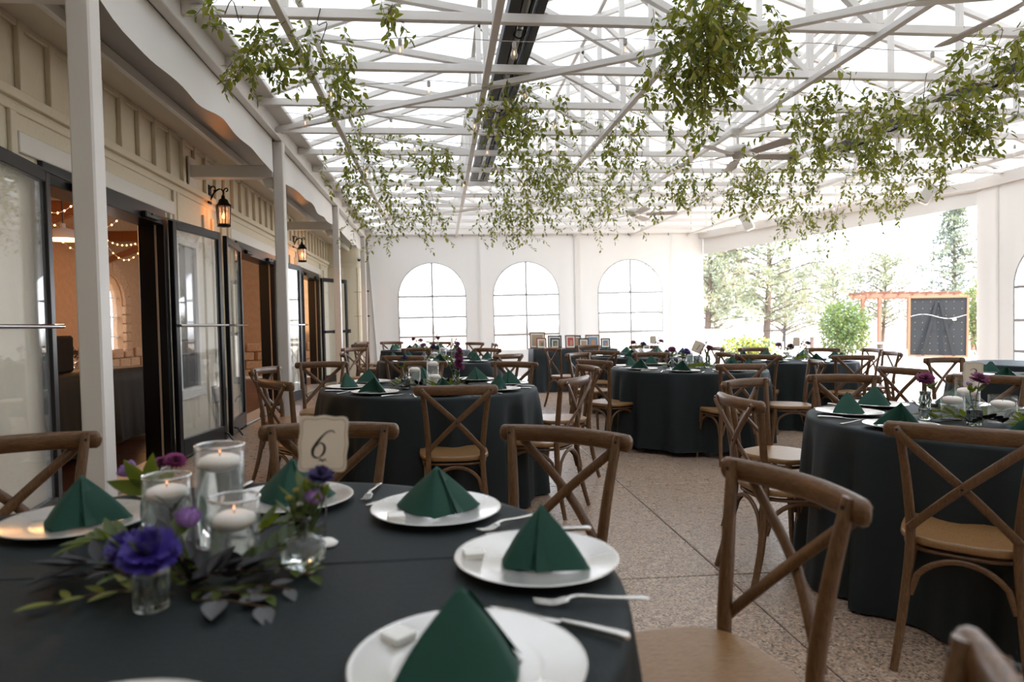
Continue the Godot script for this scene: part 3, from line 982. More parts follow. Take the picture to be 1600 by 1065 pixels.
func arched_bay(w: Node3D, number: int, a: Vector3, along: Vector3, out: Vector3, u0: float, u1: float, top: float, c: float, hw: float, spring: float, low: float) -> void:
	wall_sheet(w, a, along, out, u0, c - hw, 0.02, top)
	wall_sheet(w, a, along, out, c + hw, u1, 0.02, top)
	wall_sheet(w, a, along, out, c - hw, c + hw, 0.02, low)
	var st := begin()
	var n := 24
	for k in n:
		var q := []
		for s in 2:
			var an := PI * (k + s) / n
			q.append(wall_point(a, along, out, c - hw * cos(an), spring + hw * sin(an), 0.012))
			q.append(wall_point(a, along, out, c - hw * cos(an), top, 0.012))
		quad(st, q[1], q[3], q[2], q[0])
	part(w, "vinyl_panel", done(st), mats.vinyl)
	var win := struct("window_%d" % number)
	var poly := PackedVector2Array([Vector2(-hw, low), Vector2(hw, low)])
	for k in n + 1:
		var an := PI * k / n
		poly.append(Vector2(hw * cos(an), spring + hw * sin(an)))
	var frame := Transform3D(Basis(along, Vector3.UP, out), a + along * c)
	part(win, "pane", extrude(poly, 0.002), mats.clear_vinyl, frame)
	part(win, "glazing_strip", box(Vector3(0.04, spring + hw - low, 0.006), 0.0, at(0, (spring + hw + low) / 2, 0.006)), mats.tape, frame)
	for y in [spring, spring - 0.45, spring - 0.87]:
		if y > low:
			part(win, "glazing_strip", box(Vector3(hw * 2, 0.04, 0.006), 0.0, at(0, y, 0.007)), mats.tape, frame)
	for s in [-1.0, 1.0]:
		part(win, "glazing_strip", bar(Vector3(0, spring, 0.008), Vector3(s * hw * 0.72, spring + hw * 0.7, 0.008), 0.04, 0.006), mats.tape, frame)
	var rim := PackedVector3Array()
	rim.append(Vector3(-hw, low, 0.004))
	for k in n + 1:
		var an := PI - PI * k / n
		rim.append(Vector3(hw * cos(an), spring + hw * sin(an), 0.004))
	rim.append(Vector3(hw, low, 0.004))
	part(win, "window_hem", sweep(rim, 0.005, 0.012, 6, Vector3.BACK), mats.tape, frame)

func build_tent_walls() -> void:
	var w := struct("wall_back")
	var a := Vector3(0, 0, BACK_Z)
	var along := Vector3.RIGHT
	var out := Vector3.BACK
	arched_bay(w, 7, a, along, out, EAVE_L, 0.88, 3.2, -0.14, 0.72, 1.815, 0.62)
	arched_bay(w, 8, a, along, out, 0.90, 3.05, 3.2, 1.91, 0.72, 1.815, 0.62)
	arched_bay(w, 9, a, along, out, 3.07, 5.22, 3.2, 4.26, 0.73, 1.83, 0.62)
	wall_sheet(w, a + Vector3(0, 0, 0.02), along, out, 5.18, 5.95, 0.02, 3.2, 0.055)
	part(w, "weld_seam", span(Vector3(3.0, 0.05, BACK_Z + 0.012), Vector3(3.12, 3.2, BACK_Z + 0.022)), mats.vinyl)
	part(w, "weld_seam", span(Vector3(0.86, 0.05, BACK_Z + 0.012), Vector3(0.92, 3.2, BACK_Z + 0.02)), mats.vinyl)
	var hk := box(Vector3(0.014, 0.05, 0.014))
	for i in 16:
		part(w, "hook", hk, mats.rope, at(-1.3 + i * 0.46, 3.12, BACK_Z + 0.045))
	for y in [1.42, 1.95]:
		part(w, "strap", span(Vector3(-1.86, y, -14.98), Vector3(-1.5, y + 0.012, -14.97)), mats.tape)
		part(w, "strap_hook", box(Vector3(0.05, 0.03, 0.03), 0.005, at(-1.5, y, -14.5)), mats.rope)
	# loose flap of the side wall tied back against the building
	var rows := []
	for r in 9:
		var row := PackedVector3Array()
		for k in 13:
			var t := k / 12.0
			var y := lerpf(3.2, 0.03, r / 8.0)
			row.append(Vector3(-1.62 + 0.3 * t * (0.4 + 0.6 * r / 8.0), y, -14.9 + 0.3 * t + 0.035 * sin(t * 14.0)))
		rows.append(row)
	part(w, "tied_flap", sheet(rows), mats.vinyl)
	# behind the camera: unseen end wall and gable, added to block light
	var f := struct("added_wall_front")
	part(f, "wall_panel", span(Vector3(WALL_X, 0, 2.7), Vector3(EAVE_R + 0.1, 3.3, 2.85)), mats.cream)
	part(f, "gable_panel", extrude(PackedVector2Array([Vector2(EAVE_L - 0.1, 3.3), Vector2(EAVE_R + 0.1, 3.3), Vector2(RIDGE, 4.9)]), 0.12), mats.cream, at(0, 0, 2.78))
	# right-hand wall: drawn curtain, then a bay with a window towards the camera
	var r := struct("wall_right")
	var ar := Vector3(EAVE_R, 0, -8.97)
	wall_sheet(r, ar, Vector3.BACK, Vector3.LEFT, 0.0, 0.38, 0.02, 3.0, 0.05)
	arched_bay(r, 10, ar, Vector3.BACK, Vector3.LEFT, 0.33, 2.3, 3.0, 1.25, 0.62, 1.55, 0.55)
	wall_sheet(r, ar, Vector3.BACK, Vector3.LEFT, 2.3, 11.4, 0.02, 3.0, 0.03)
	# valance above the open side
	var d := Vector3(EAVE_R - 5.95, 0, -8.97 - BACK_Z)
	var ln := d.length()
	var v := struct("trim_2")
	var rr := []
	for i in 4:
		var row := PackedVector3Array()
		for k in 41:
			var t := k / 40.0
			row.append(Vector3(5.95, 0, BACK_Z) + d * t + Vector3(0.02 * sin(t * 25.0), lerpf(3.05, lerpf(2.65, 2.765, t), i / 3.0), 0))
		rr.append(row)
	part(v, "valance", sheet(rr), mats.vinyl)
	var hem := PackedVector3Array()
	for k in 21:
		hem.append(Vector3(5.95, 0, BACK_Z) + d * (k / 20.0) + Vector3(0, lerpf(3.07, 3.0, k / 20.0), 0.07))
	part(v, "awning_roller", sweep(hem, 0.04, 0.04, 10, Vector3.UP), mats.truss_paint)

# ------------------------------------------------------------------ outside
func tree(called: String, label: String, pos: Vector3, height: float, spread: float, base: float, count: int, mats_used: Array, conifer: bool, salt: int, droop := 0.0) -> void:
	var r := RandomNumberGenerator.new()
	r.seed = salt
	var t := thing(called, label, "tree", pos)
	var trunk := begin()
	var top := Vector3(r.randf_range(-0.3, 0.3), height, 0)
	var tp := curve_points([Vector3.ZERO, Vector3(0.1, height * 0.4, 0.05), top], 8)
	var tw := []
	for i in 9:
		tw.append(lerpf(height * 0.022, 0.02, i / 8.0))
	add_sweep(trunk, tp, tw, tw, 7)
	part(t, "trunk", done(trunk), mats.bark)
	var limbs := begin()
	var leaves := []
	for m in mats_used:
		leaves.append(begin())
	var nb := 60
	for b in nb:
		var f := lerpf(base, 0.98, (b + r.randf()) / nb)
		var o := Vector3(0.1, height * f, 0)
		var an := b * 2.4 + r.randf() * 0.6
		var reach := spread * ((1.06 - f) if conifer else sqrt(maxf(0.05, 1.0 - pow((f - 0.45) / 0.6, 2.0)))) * r.randf_range(0.7, 1.1)
		var tip := o + Vector3(cos(an) * reach, reach * (0.12 if conifer else 0.3) - droop * reach, sin(an) * reach)
		var mid := o.lerp(tip, 0.5) + Vector3(0, reach * 0.08, 0)
		var lp := curve_points([o, mid, tip], 4)
		add_sweep(limbs, lp, [0.05, 0.04, 0.03, 0.02, 0.01], [0.05, 0.04, 0.03, 0.02, 0.01], 4)
		# needles stand in tufts along the limb
		var tufts := 7
		for c in tufts:
			var s := pow((c + r.randf()) / tufts, 0.7)
			var kk := mini(int(s * 4), 3)
			var q := lp[kk].lerp(lp[kk + 1], clampf(s * 4 - kk, 0, 1)) + Vector3(r.randfn(), r.randfn() * 0.6, r.randfn()) * reach * 0.13
			var st: SurfaceTool = leaves[r.randi() % leaves.size()]
			for k in count / (nb * tufts):
				var dir := Vector3(r.randfn(), r.randfn() + 0.35, r.randfn()).normalized()
				add_leaf(st, q + dir * r.randf() * 0.22, (dir + (tip - o).normalized() * 0.4).normalized(), r.randf_range(0.16, 0.36), r.randf_range(0.035, 0.075), Vector3(r.randfn(), r.randfn(), r.randfn()))
	part(t, "branches", done(limbs), mats.bark).set_meta("kind", "stuff")
	for i in leaves.size():
		var o := part(t, "foliage", done(leaves[i]), mats[mats_used[i]])
		o.set_meta("kind", "stuff")

func shrub(called: String, label: String, pos: Vector3, size: Vector3, count: int, m: Array, salt: int, leaf := 0.11) -> void:
	var r := RandomNumberGenerator.new()
	r.seed = salt
	var t := thing(called, label, "shrub", pos)
	var stems := begin()
	for k in 7:
		var an := TAU * k / 7.0
		add_sweep(stems, PackedVector3Array([Vector3(0.05 * cos(an), 0, 0.05 * sin(an)), Vector3(size.x * 0.5 * cos(an), size.y * 0.6, size.z * 0.5 * sin(an))]), 0.02, 0.02, 5)
	part(t, "stems", done(stems), mats.bark).set_meta("kind", "stuff")
	for i in m.size():
		var st := begin()
		for k in count / m.size():
			var d := Vector3(r.randfn(), r.randfn(), r.randfn()).normalized() * pow(r.randf(), 0.4)
			var lump := 1.0 + 0.18 * sin(d.x * 5.0 + 1.0) * cos(d.y * 6.0)
			var q := Vector3(d.x * size.x * lump, size.y * 0.56 + d.y * size.y * 0.5 * lump, d.z * size.z)
			add_leaf(st, q, (d + Vector3(r.randfn(), r.randfn(), r.randfn()) * 0.8).normalized(), r.randf_range(leaf * 0.7, leaf * 1.3), leaf * 0.55, Vector3(r.randfn(), r.randfn(), r.randfn()))
		var o := part(t, "foliage", done(st), mats[m[i]])
		o.set_meta("kind", "stuff")

func build_outside() -> void:
	tree("tall_pine", "large pale pine filling the left of the open tent side", Vector3(16.3, 0, -32.0), 9.6, 4.1, 0.12, 17000, ["pine", "pine_tan", "pine"], false, 3, 0.12)
	tree("pine_tree", "pale pine half hidden behind the curtain edge", Vector3(12.6, 0, -30.5), 8.6, 3.2, 0.14, 12000, ["pine", "pine_tan"], false, 4, 0.2)
	tree("conifer", "dark blue-green conifer beside the right curtain", Vector3(28.0, 0, -34.0), 8.3, 2.9, 0.08, 8400, ["pine_blue", "pine"], true, 5)
	tree("background_tree", "small pale tree above the pergola", Vector3(28.2, 0, -40.0), 5.6, 2.6, 0.15, 6000, ["pine", "pine_tan"], false, 6)
	tree("background_tree", "low pale tree between the large pine and pergola", Vector3(26.6, 0, -43.0), 5.0, 3.2, 0.1, 6000, ["pine_tan", "pine"], false, 8)
	tree("background_tree", "pale tree left of the shrub, under the large pine", Vector3(22.6, 0, -42.0), 4.4, 3.6, 0.1, 6000, ["pine_tan", "pine"], false, 9)
	tree("background_tree", "pale tree behind the white fence by the tent corner", Vector3(17.4, 0, -41.0), 5.0, 3.6, 0.1, 6000, ["pine_tan", "pine"], false, 12)
	shrub("round_shrub", "rounded light green shrub in front of the pergola", Vector3(13.9, -0.02, -21.7), Vector3(0.78, 1.9, 0.8), 3600, ["bush", "leaf_green", "bush"], 15)
	shrub("ivy_bush", "ivy-covered green bush beside the black board", Vector3(20.6, 0.0, -23.6), Vector3(0.66, 2.6, 0.7), 2400, ["bush", "leaf_green"], 16)
	shrub("grass_clump", "low yellow-green clump behind the tables by the corner", Vector3(9.5, 0.0, -19.8), Vector3(0.9, 0.75, 0.5), 1200, ["leaf_lime", "bush"], 17)
	# pergola
	var pg := thing("pergola", "red-brown timber pergola behind the black board", "pergola", Vector3(21.0, 0, -27.6), -0.1)
	for x in [-1.6, 0.55, 2.6]:
		for z in [-1.4, 0.0]:
			part(pg, "post", box(Vector3(0.14, 2.35, 0.14), 0.01, at(x, 1.175, z)), mats.cedar)
	for z in [-1.4, 0.0]:
		part(pg, "beam", box(Vector3(5.4, 0.16, 0.07), 0.01, at(0.5, 2.42, z)), mats.cedar)
	for k in 9:
		part(pg, "rafter", box(Vector3(0.07, 0.13, 2.4), 0.01, at(-2.0 + k * 0.62, 2.56, -0.7)), mats.cedar)
	# black board standing in a wooden frame
	var bd := thing("black_board", "large black perforated board in a wooden frame on the patio", "board", Vector3(17.85, 0.0, -22.3), -0.55)
	var bw := 0.86
	part(bd, "panel", span(Vector3(-bw, 0.06, -0.02), Vector3(bw, 2.12, 0.02)), mats.slate)
	for s in [-1.0, 1.0]:
		part(bd, "frame_upright", span(Vector3(s * (bw + 0.07), 0, -0.05), Vector3(s * bw, 2.2, 0.05), 0.008), mats.frame_wood)
		part(bd, "easel_leg", bar(Vector3(s * 0.05, 2.0, 0.05), Vector3(s * 0.48, 0.05, 0.14), 0.09, 0.03, 0.004), mats.black_cloth)
	part(bd, "frame_rail", span(Vector3(-bw, 2.12, -0.05), Vector3(bw, 2.2, 0.05), 0.008), mats.frame_wood)
	part(bd, "frame_rail", span(Vector3(-bw, 0.0, -0.05), Vector3(bw, 0.06, 0.05), 0.008), mats.frame_wood)
	var wire := PackedVector3Array()
	for k in 21:
		var t := k / 20.0
		wire.append(Vector3(lerpf(-bw, bw, t), 1.46 + 0.08 * sin(t * 7.0), 0.06 if t < 0.3 or t > 0.75 else 0.13))
	part(bd, "wire", sweep(wire, 0.008, 0.008, 5), mats.cable)
	part(bd, "lamp_cap", lathe([Vector2(0, 0), Vector2(0.06, 0.02), Vector2(0.05, 0.1), Vector2(0, 0.11)], 12), mats.photo_mat, at(0.48, 1.3, 0.1))
	var hole := box(Vector3(0.014, 0.014, 0.01))
	for i in 7:
		for k in 8:
			part(bd, "stud", hole, mats.gold_line, at(-0.72 + i * 0.24, 0.24 + k * 0.25, 0.022))
	# bench and low table
	for i in 2:
		var b := thing("picnic_bench", ["grey plank bench left of the black board", "low grey table beyond the bench, left of the board"][i], "bench", Vector3(15.8 + i * 0.4, 0, -23.8 - i * 2.4), -0.4)
		for k in 3:
			part(b, "plank", box(Vector3(1.9, 0.05, 0.16), 0.008, at(0, 0.46 + i * 0.2, -0.18 + k * 0.18)), mats.metal_grey)
		for s in [-1.0, 1.0]:
			part(b, "leg", box(Vector3(0.1, 0.44 + i * 0.2, 0.45), 0.01, at(s * 0.75, 0.22 + i * 0.1, 0)), mats.bark)
	# white fence and umbrella just beyond the corner
	var fe := thing("white_fence", "white boarded fence beyond the tent corner", "fence", Vector3(10.0, 0, -24.0), 0.12)
	for k in 26:
		part(fe, "board", box(Vector3(0.18, 1.0, 0.03), 0.004, at(-2.6 + k * 0.19, 0.5, 0)), mats.white_fence)
	part(fe, "rail", box(Vector3(5.0, 0.09, 0.04), 0.004, at(-0.2, 0.82, -0.035)), mats.white_fence)
	var um := thing("patio_umbrella", "white patio umbrella peeking past the curtain edge", "umbrella", Vector3(7.15, 0, -20.4))
	part(um, "pole", box(Vector3(0.05, 2.3, 0.05), 0.005, at(0, 1.15, 0)), mats.metal_grey)
	part(um, "canopy", lathe([Vector2(1.28, 1.88), Vector2(0.02, 2.72), Vector2(0.0, 2.72)], 8), mats.vinyl)
	part(um, "canopy_edge", lathe([Vector2(1.28, 1.78), Vector2(1.28, 1.88)], 8), mats.vinyl)
	# low rail by the far path
	var rl := thing("path_railing", "thin dark railing along the path under the large pine", "railing", Vector3(13.0, 0, -28.5))
	for k in 5:
		part(rl, "post", box(Vector3(0.06, 0.9, 0.06), 0.005, at(-2.4 + k * 1.2, 0.45, 0)), mats.heater_dark)
	part(rl, "top_rail", box(Vector3(5.0, 0.05, 0.05), 0.005, at(0, 0.9, 0)), mats.heater_dark)

# ------------------------------------------------------------------ tables
# [x, z, words for labels, number of folds salt]
var tables := [
	[-0.45, -1.22, "the front table with sign six"],
	[-0.07, -4.88, "the second table of the left row"],
	[2.52, -6.59, "the middle table with sign one"],
	[2.54, -2.85, "the large table at right"],
	[0.01, -8.39, "the third table of the left row"],
	[-0.24, -11.79, "the farthest table of the left row"],
	[2.88, -9.15, "the table before the third arched window"],
	[4.33, -7.89, "the table beside the open tent side"],
	[5.05, -4.95, "the right rear table behind the large one"],
	[6.75, -6.8, "the dark table against the right curtain"],
]
const TOP := 0.765
const TABLE_R := 0.775

func round_cloth(salt: int, hem: float) -> ArrayMesh:
	var r := RandomNumberGenerator.new()
	r.seed = salt
	var seg := 144
	var ph := []
	for k in 5:
		ph.append(r.randf() * TAU)
	var rows := []
	var top_r := [0.0, 0.25, 0.5, 0.68, TABLE_R - 0.03, TABLE_R - 0.008, TABLE_R, TABLE_R + 0.003]
	var top_y := [TOP, TOP, TOP, TOP, TOP, TOP - 0.002, TOP - 0.008, TOP - 0.02]
	for i in 8:
		var row := PackedVector3Array()
		for k in seg + 1:
			var a := TAU * (k % seg) / seg
			row.append(Vector3(cos(a) * top_r[i], top_y[i], sin(a) * top_r[i]))
		rows.append(row)
	for i in range(1, 11):
		var f := i / 10.0
		var row := PackedVector3Array()
		for k in seg + 1:
			var a := TAU * (k % seg) / seg
			var fold := sin(a * 16.0 + ph[0] + 0.9 * sin(a * 3.0 + ph[1])) * 0.6 + sin(a * 27.0 + ph[2]) * 0.3 + sin(a * 7.0 + ph[3]) * 0.35
			var sharp := signf(fold) * pow(absf(fold), 0.8)
			var rad := TABLE_R + 0.004 + 0.035 * f + sharp * 0.055 * pow(f, 0.5)
			var tw := 0.012 * f * sin(a * 9.0 + ph[4])
			row.append(Vector3(cos(a + tw) * rad, lerpf(TOP - 0.03, hem, f), sin(a + tw) * rad))
		rows.append(row)
	var st := begin()
	for i in rows.size() - 1:
		for k in seg:
			if i == 0:
				tri(st, rows[0][k], rows[1][k], rows[1][k + 1])
			else:
				quad(st, rows[i][k], rows[i + 1][k], rows[i + 1][k + 1], rows[i][k + 1])
	return done(st)

func build_tables() -> void:
	var top := lathe([Vector2(0, TOP - 0.03), Vector2(TABLE_R - 0.02, TOP - 0.03), Vector2(TABLE_R - 0.012, TOP - 0.018), Vector2(TABLE_R - 0.02, TOP - 0.006), Vector2(0, TOP - 0.006)], 48)
	var leg := sweep(curve_points([Vector3(0.42, 0, 0), Vector3(0.44, 0.3, 0), Vector3(0.42, TOP - 0.03, 0)], 4), 0.013, 0.013, 8)
	for i in tables.size():
		var d = tables[i]
		var t := thing("round_table", "round folding table hidden under the cloth of " + d[2], "table", Vector3(d[0], 0, d[1]), 0.4, "round dinner tables")
		part(t, "tabletop", top, mats.beam_wood)
		for k in 4:
			part(t, "leg", leg, mats.chrome, Transform3D(Basis(Vector3.UP, TAU * k / 4.0), Vector3.ZERO))
		var hem := 0.05 if i == 2 else 0.012
		var c := single("tablecloth", round_cloth(40 + i, hem), mats.cloth, "charcoal green floor-length cloth on " + d[2], "tablecloth", at(d[0], 0, d[1]), "dark round tablecloths")
		if i in [0, 1, 3]:
			var cr := begin(false)
			var hw := 0.70
			add_box(cr, Transform3D(Basis(Vector3.RIGHT, PI / 4), Vector3(0, TOP - 0.0012, 0)), Vector3(hw * 2, 0.0045, 0.0045))
			part(c, "ironing_crease", done(cr), mats.cloth, at(0, 0, -0.06, [0.03, -0.12, 0, 0.3][i]))

# ------------------------------------------------------------------ cross-back chairs
var chair_proto: Node3D

func make_chair() -> Node3D:
	var c := Node3D.new()
	c.name = "cross_back_chair"
	# seat: rounded trapezoid, thicker towards the rim
	var outline := []
	var n := 40
	for k in n:
		var a := TAU * k / n
		var s := sin(a)
		var co := cos(a)
		var hx := lerpf(0.185, 0.222, 0.5 - 0.5 * s) * signf(co) * pow(absf(co), 0.62)
		var hz := 0.205 * signf(s) * pow(absf(s), 0.62)
		outline.append(Vector2(hx, hz - 0.005))
	var st := begin()
	var prof := [[0.0, 0.4655], [0.94, 0.4655], [0.965, 0.4655], [0.985, 0.463], [0.997, 0.456], [1.0, 0.449], [0.997, 0.442], [0.985, 0.438], [0.96, 0.437], [0.0, 0.437]]
	for i in prof.size() - 1:
		for k in n:
			var q := []
			for e in [[i, k], [i, k + 1], [i + 1, k + 1], [i + 1, k]]:
				var o: Vector2 = outline[e[1] % n] * prof[e[0]][0]
				q.append(Vector3(o.x, prof[e[0]][1], o.y))
			quad(st, q[0], q[3], q[2], q[1])
	part(c, "seat", done(st), mats.seat_wood)
	# apron ring
	var ring := PackedVector3Array()
	for k in n + 1:
		var o: Vector2 = outline[k % n] * 0.86
		ring.append(Vector3(o.x, 0.418, o.y))
	part(c, "apron", sweep(ring, 0.008, 0.018, 6, Vector3.UP, 4.0), mats.wood_x)
	for s in [-1.0, 1.0]:
		var up := curve_points([Vector3(s * 0.192, 0, 0.255), Vector3(s * 0.172, 0.20, 0.205), Vector3(s * 0.154, 0.45, 0.178), Vector3(s * 0.166, 0.66, 0.196), Vector3(s * 0.192, 0.872, 0.226)], 16)
		var w := []
		var d := []
		for i in 17:
			var t := i / 16.0
			w.append(0.0135 + 0.003 * sin(t * PI))
			d.append(0.012 + 0.005 * sin(t * PI))
		part(c, "back_upright", sweep(up, w, d, 10, Vector3.RIGHT, 3.0), mats.wood_y)
		var fl := curve_points([Vector3(s * 0.172, 0.436, -0.158), Vector3(s * 0.183, 0.22, -0.178), Vector3(s * 0.196, 0, -0.200)], 8)
		part(c, "front_leg", sweep(fl, [0.018, 0.018, 0.0175, 0.017, 0.016, 0.0155, 0.015, 0.014, 0.0135], [0.017, 0.017, 0.0165, 0.016, 0.015, 0.0145, 0.014, 0.013, 0.0125], 10, Vector3.RIGHT, 2.6), mats.wood_y)
	# top rail, bowed to the rear
	var rail := PackedVector3Array()
	var rh := []
	var rd := []
	for k in 25:
		var t := k / 24.0 * 2.0 - 1.0
		t = signf(t) * (1.0 - pow(1.0 - absf(t), 1.6))
		rail.append(Vector3(t * 0.236, 0.851 - 0.004 * t * t, 0.268 - 0.042 * t * t))
		var e := sqrt(maxf(0.0, 1.0 - pow(maxf(0.0, absf(t) - 0.93) / 0.07, 2.4)))
		rh.append(maxf(0.008, 0.0285 * e))
		rd.append(maxf(0.006, 0.0165 * e))
	part(c, "top_rail", sweep(rail, rh, rd, 12, Vector3.UP, 2.8), mats.wood_x)
	# crossed splats, screwed to the rear of the rail and to the foot of the opposite upright
	for s in [-1.0, 1.0]:
		var sp := curve_points([Vector3(s * 0.197, 0.858, 0.262), Vector3(s * 0.165, 0.82, 0.268), Vector3(0, 0.668, 0.252 + s * 0.006), Vector3(-s * 0.125, 0.535, 0.208), Vector3(-s * 0.155, 0.498, 0.196)], 14)
		part(c, "splat", sweep(sp, 0.0155, 0.0062, 8, Vector3(1, 0, 0), 3.6), mats.wood_y)
	var sc := begin()
	for q in [Vector3(0, 0.668, 0.264), Vector3(0.19, 0.852, 0.272), Vector3(-0.19, 0.852, 0.272), Vector3(0.19, 0.852, 0.213), Vector3(-0.19, 0.852, 0.213)]:
		add_sweep(sc, PackedVector3Array([q - Vector3(0, 0, 0.004), q + Vector3(0, 0, 0.004)]), 0.005, 0.005, 7)
	part(c, "screws", done(sc), mats.bronze)
	# bentwood arches under the seat
	var legs := [Vector3(-0.182, 0, -0.176), Vector3(0.182, 0, -0.176), Vector3(0.168, 0, 0.198), Vector3(-0.168, 0, 0.198)]
	for i in 4:
		var p: Vector3 = legs[i]
		var q: Vector3 = legs[(i + 1) % 4]
		var ar := PackedVector3Array()
		for k in 15:
			var t := k / 14.0
			var y := 0.262 + 0.142 * pow(maxf(0.0, sin(PI * t)), 0.42)
			var g := p.lerp(q, 0.05 + 0.9 * t)
			ar.append(Vector3(g.x, y, g.z))
		part(c, "arch_brace", sweep(ar, 0.008, 0.0105, 7, (q - p).cross(Vector3.UP).normalized(), 3.0), mats.wood_x)
	return c

func build_chairs() -> void:
	chair_proto = make_chair()
	# [middle of top rail x, z, rail angle in degrees, table, words]
	var list := [
		[-0.38, -2.36, 0, 0, "directly behind the number six sign"],
		[0.41, -2.16, -36, 0, "far-right seat of the front table"],
		[0.80, -1.44, -79, 0, "right of the front table, its seat in the foreground"],
		[0.475, -0.505, 52, 0, "cropped at the bottom right corner"],
		[-1.31, -2.20, 30, 0, "cropped by the left edge, before the nearest post"],
		[0.09, -3.75, 2, 1, "seen from behind at the near side of the second table"],
		[-0.93, -4.30, -52, 1, "near-left of the second table, back to the camera"],
		[-1.39, -5.50, 76, 1, "left of the second table, against the second post"],
		[-1.07, -6.25, 12, 1, "far-left of the second table, before the third post"],
		[-0.16, -6.22, -4, 1, "far side of the second table behind its candles"],
		[0.68, -6.02, -32, 1, "far-right of the second table"],
		[0.85, -4.25, 55, 1, "right of the second table, half hidden by a foreground chair"],
		[1.22, -5.37, -80, 1, "right of the second table, farther back, seen edge-on"],
		[-1.18, -8.34, -82, 4, "left of the third table, seen edge-on by the post"],
		[-1.23, -9.90, 40, 4, "far-left of the third table"],
		[-1.50, -13.1, 62, 5, "far left by the tied-back tent flap"],
		[-0.99, -11.6, -48, 5, "near-left of the farthest table"],
		[-0.94, -13.3, 22, 5, "far-left of the farthest table"],
		[-0.35, -7.45, -8, 4, "near side of the third table, back to the camera"],
		[0.72, -7.62, 38, 4, "near-right of the third table"],
		[0.68, -9.42, -38, 4, "far-right of the third table"],
		[0.66, -12.5, -45, 5, "far-right of the farthest table"],
		[0.98, -11.8, -86, 5, "right of the farthest table, seen edge-on"],
		[-0.31, -9.65, 2, 4, "far side of the third table behind its flowers"],
		[0.03, -13.0, 0, 5, "far side of the farthest table"],
		[1.48, -6.22, -56, 2, "left of the middle table, round seat in full view"],
		[1.61, -7.74, 40, 2, "far-left of the middle table"],
		[2.50, -7.70, 0, 2, "far side of the middle table behind its flowers"],
		[3.38, -7.55, -80, 2, "far-right of the middle table, seen edge-on"],
		[2.56, -5.45, 4, 2, "near-right of the middle table, back to the camera"],
		[3.50, -5.88, 74, 2, "right of the middle table with a pale lit seat"],
		[2.08, -8.38, -25, 6, "near-left of the table before the third window"],
		[2.36, -10.55, 16, 6, "far-left of the table before the third window"],
		[3.20, -10.25, -8, 6, "far side of the table before the third window"],
		[1.60, -9.50, -68, 6, "left of the photo table, standing apart with a lit seat"],
		[3.95, -9.35, -84, 6, "right of the table before the third window, edge-on"],
		[1.86, -3.93, 30, 3, "far-left of the large right table, its front to the camera"],
		[1.39, -3.02, -90, 3, "left of the large right table with a pale lit seat"],
		[2.68, -4.20, -14, 3, "far side of the large right table, left of its candles"],
		[3.58, -4.02, -36, 3, "far side of the large right table, behind its number sign"],
		[1.76, -2.07, -43, 3, "near-left of the large right table, whole back in view"],
		[3.55, -4.82, -80, 8, "left of the right rear table"],
		[4.98, -6.15, 4, 8, "far side of the right rear table"],
		[6.0, -5.9, -36, 8, "far-right of the right rear table, cut by the frame"],
		[4.20, -4.18, 38, 8, "near-left of the right rear table, cut by the frame"],
		[3.50, -7.02, -28, 7, "near-left of the table beside the open side"],
		[4.42, -6.88, -6, 7, "near side of the table beside the open side"],
		[4.40, -8.95, 4, 7, "far-left of the table beside the open side"],
		[5.30, -8.80, -26, 7, "far-right of the table beside the open side"],
		[5.46, -7.55, -100, 7, "right of the table beside the open side, edge-on"],
		[5.86, -8.50, -91, 7, "right and farther back, beside the open tent side"],
	]
	var first := true
	for e in list:
		var th := deg_to_rad(e[2])
		var t = tables[e[3]]
		var to := Vector2(t[0] - e[0], t[1] - e[1])
		if Vector2(-sin(th), -cos(th)).dot(to) < 0.0:
			th += PI
		var mid := Vector2(e[0], e[1])
		if to.length() < 1.15:
			mid = Vector2(t[0], t[1]) - to.normalized() * 1.15
		var b := Basis(Vector3.UP, th)
		var o := Vector3(mid.x, 0, mid.y) - b * Vector3(0, 0, 0.25)
		var c: Node3D = chair_proto if first else chair_proto.duplicate()
		first = false
		c.name = numbered("cross_back_chair")
		add_child(c)
		c.transform = Transform3D(b, o)
		tag(c, "brown wooden cross-back chair, " + e[4], "chair", "cross-back dining chairs")
	# two more indoors
	for e in [[Vector3(-3.5, 0.05, -9.9), 0.6, "indoors, seen through the second doorway"], [Vector3(-4.3, 0.05, -10.9), 2.4, "indoors, farther behind the second doorway"], [Vector3(-4.6, 0.05, -8.7), 2.2, "indoors by the arched stone window"]]:
		var c: Node3D = chair_proto.duplicate()
		c.name = numbered("cross_back_chair")
		add_child(c)
		c.transform = at(e[0].x, e[0].y, e[0].z, e[1])
		tag(c, "brown wooden cross-back chair " + e[2], "chair", "cross-back dining chairs")

# ------------------------------------------------------------------ place settings
var napkin_mesh: ArrayMesh
var plate_mesh: ArrayMesh

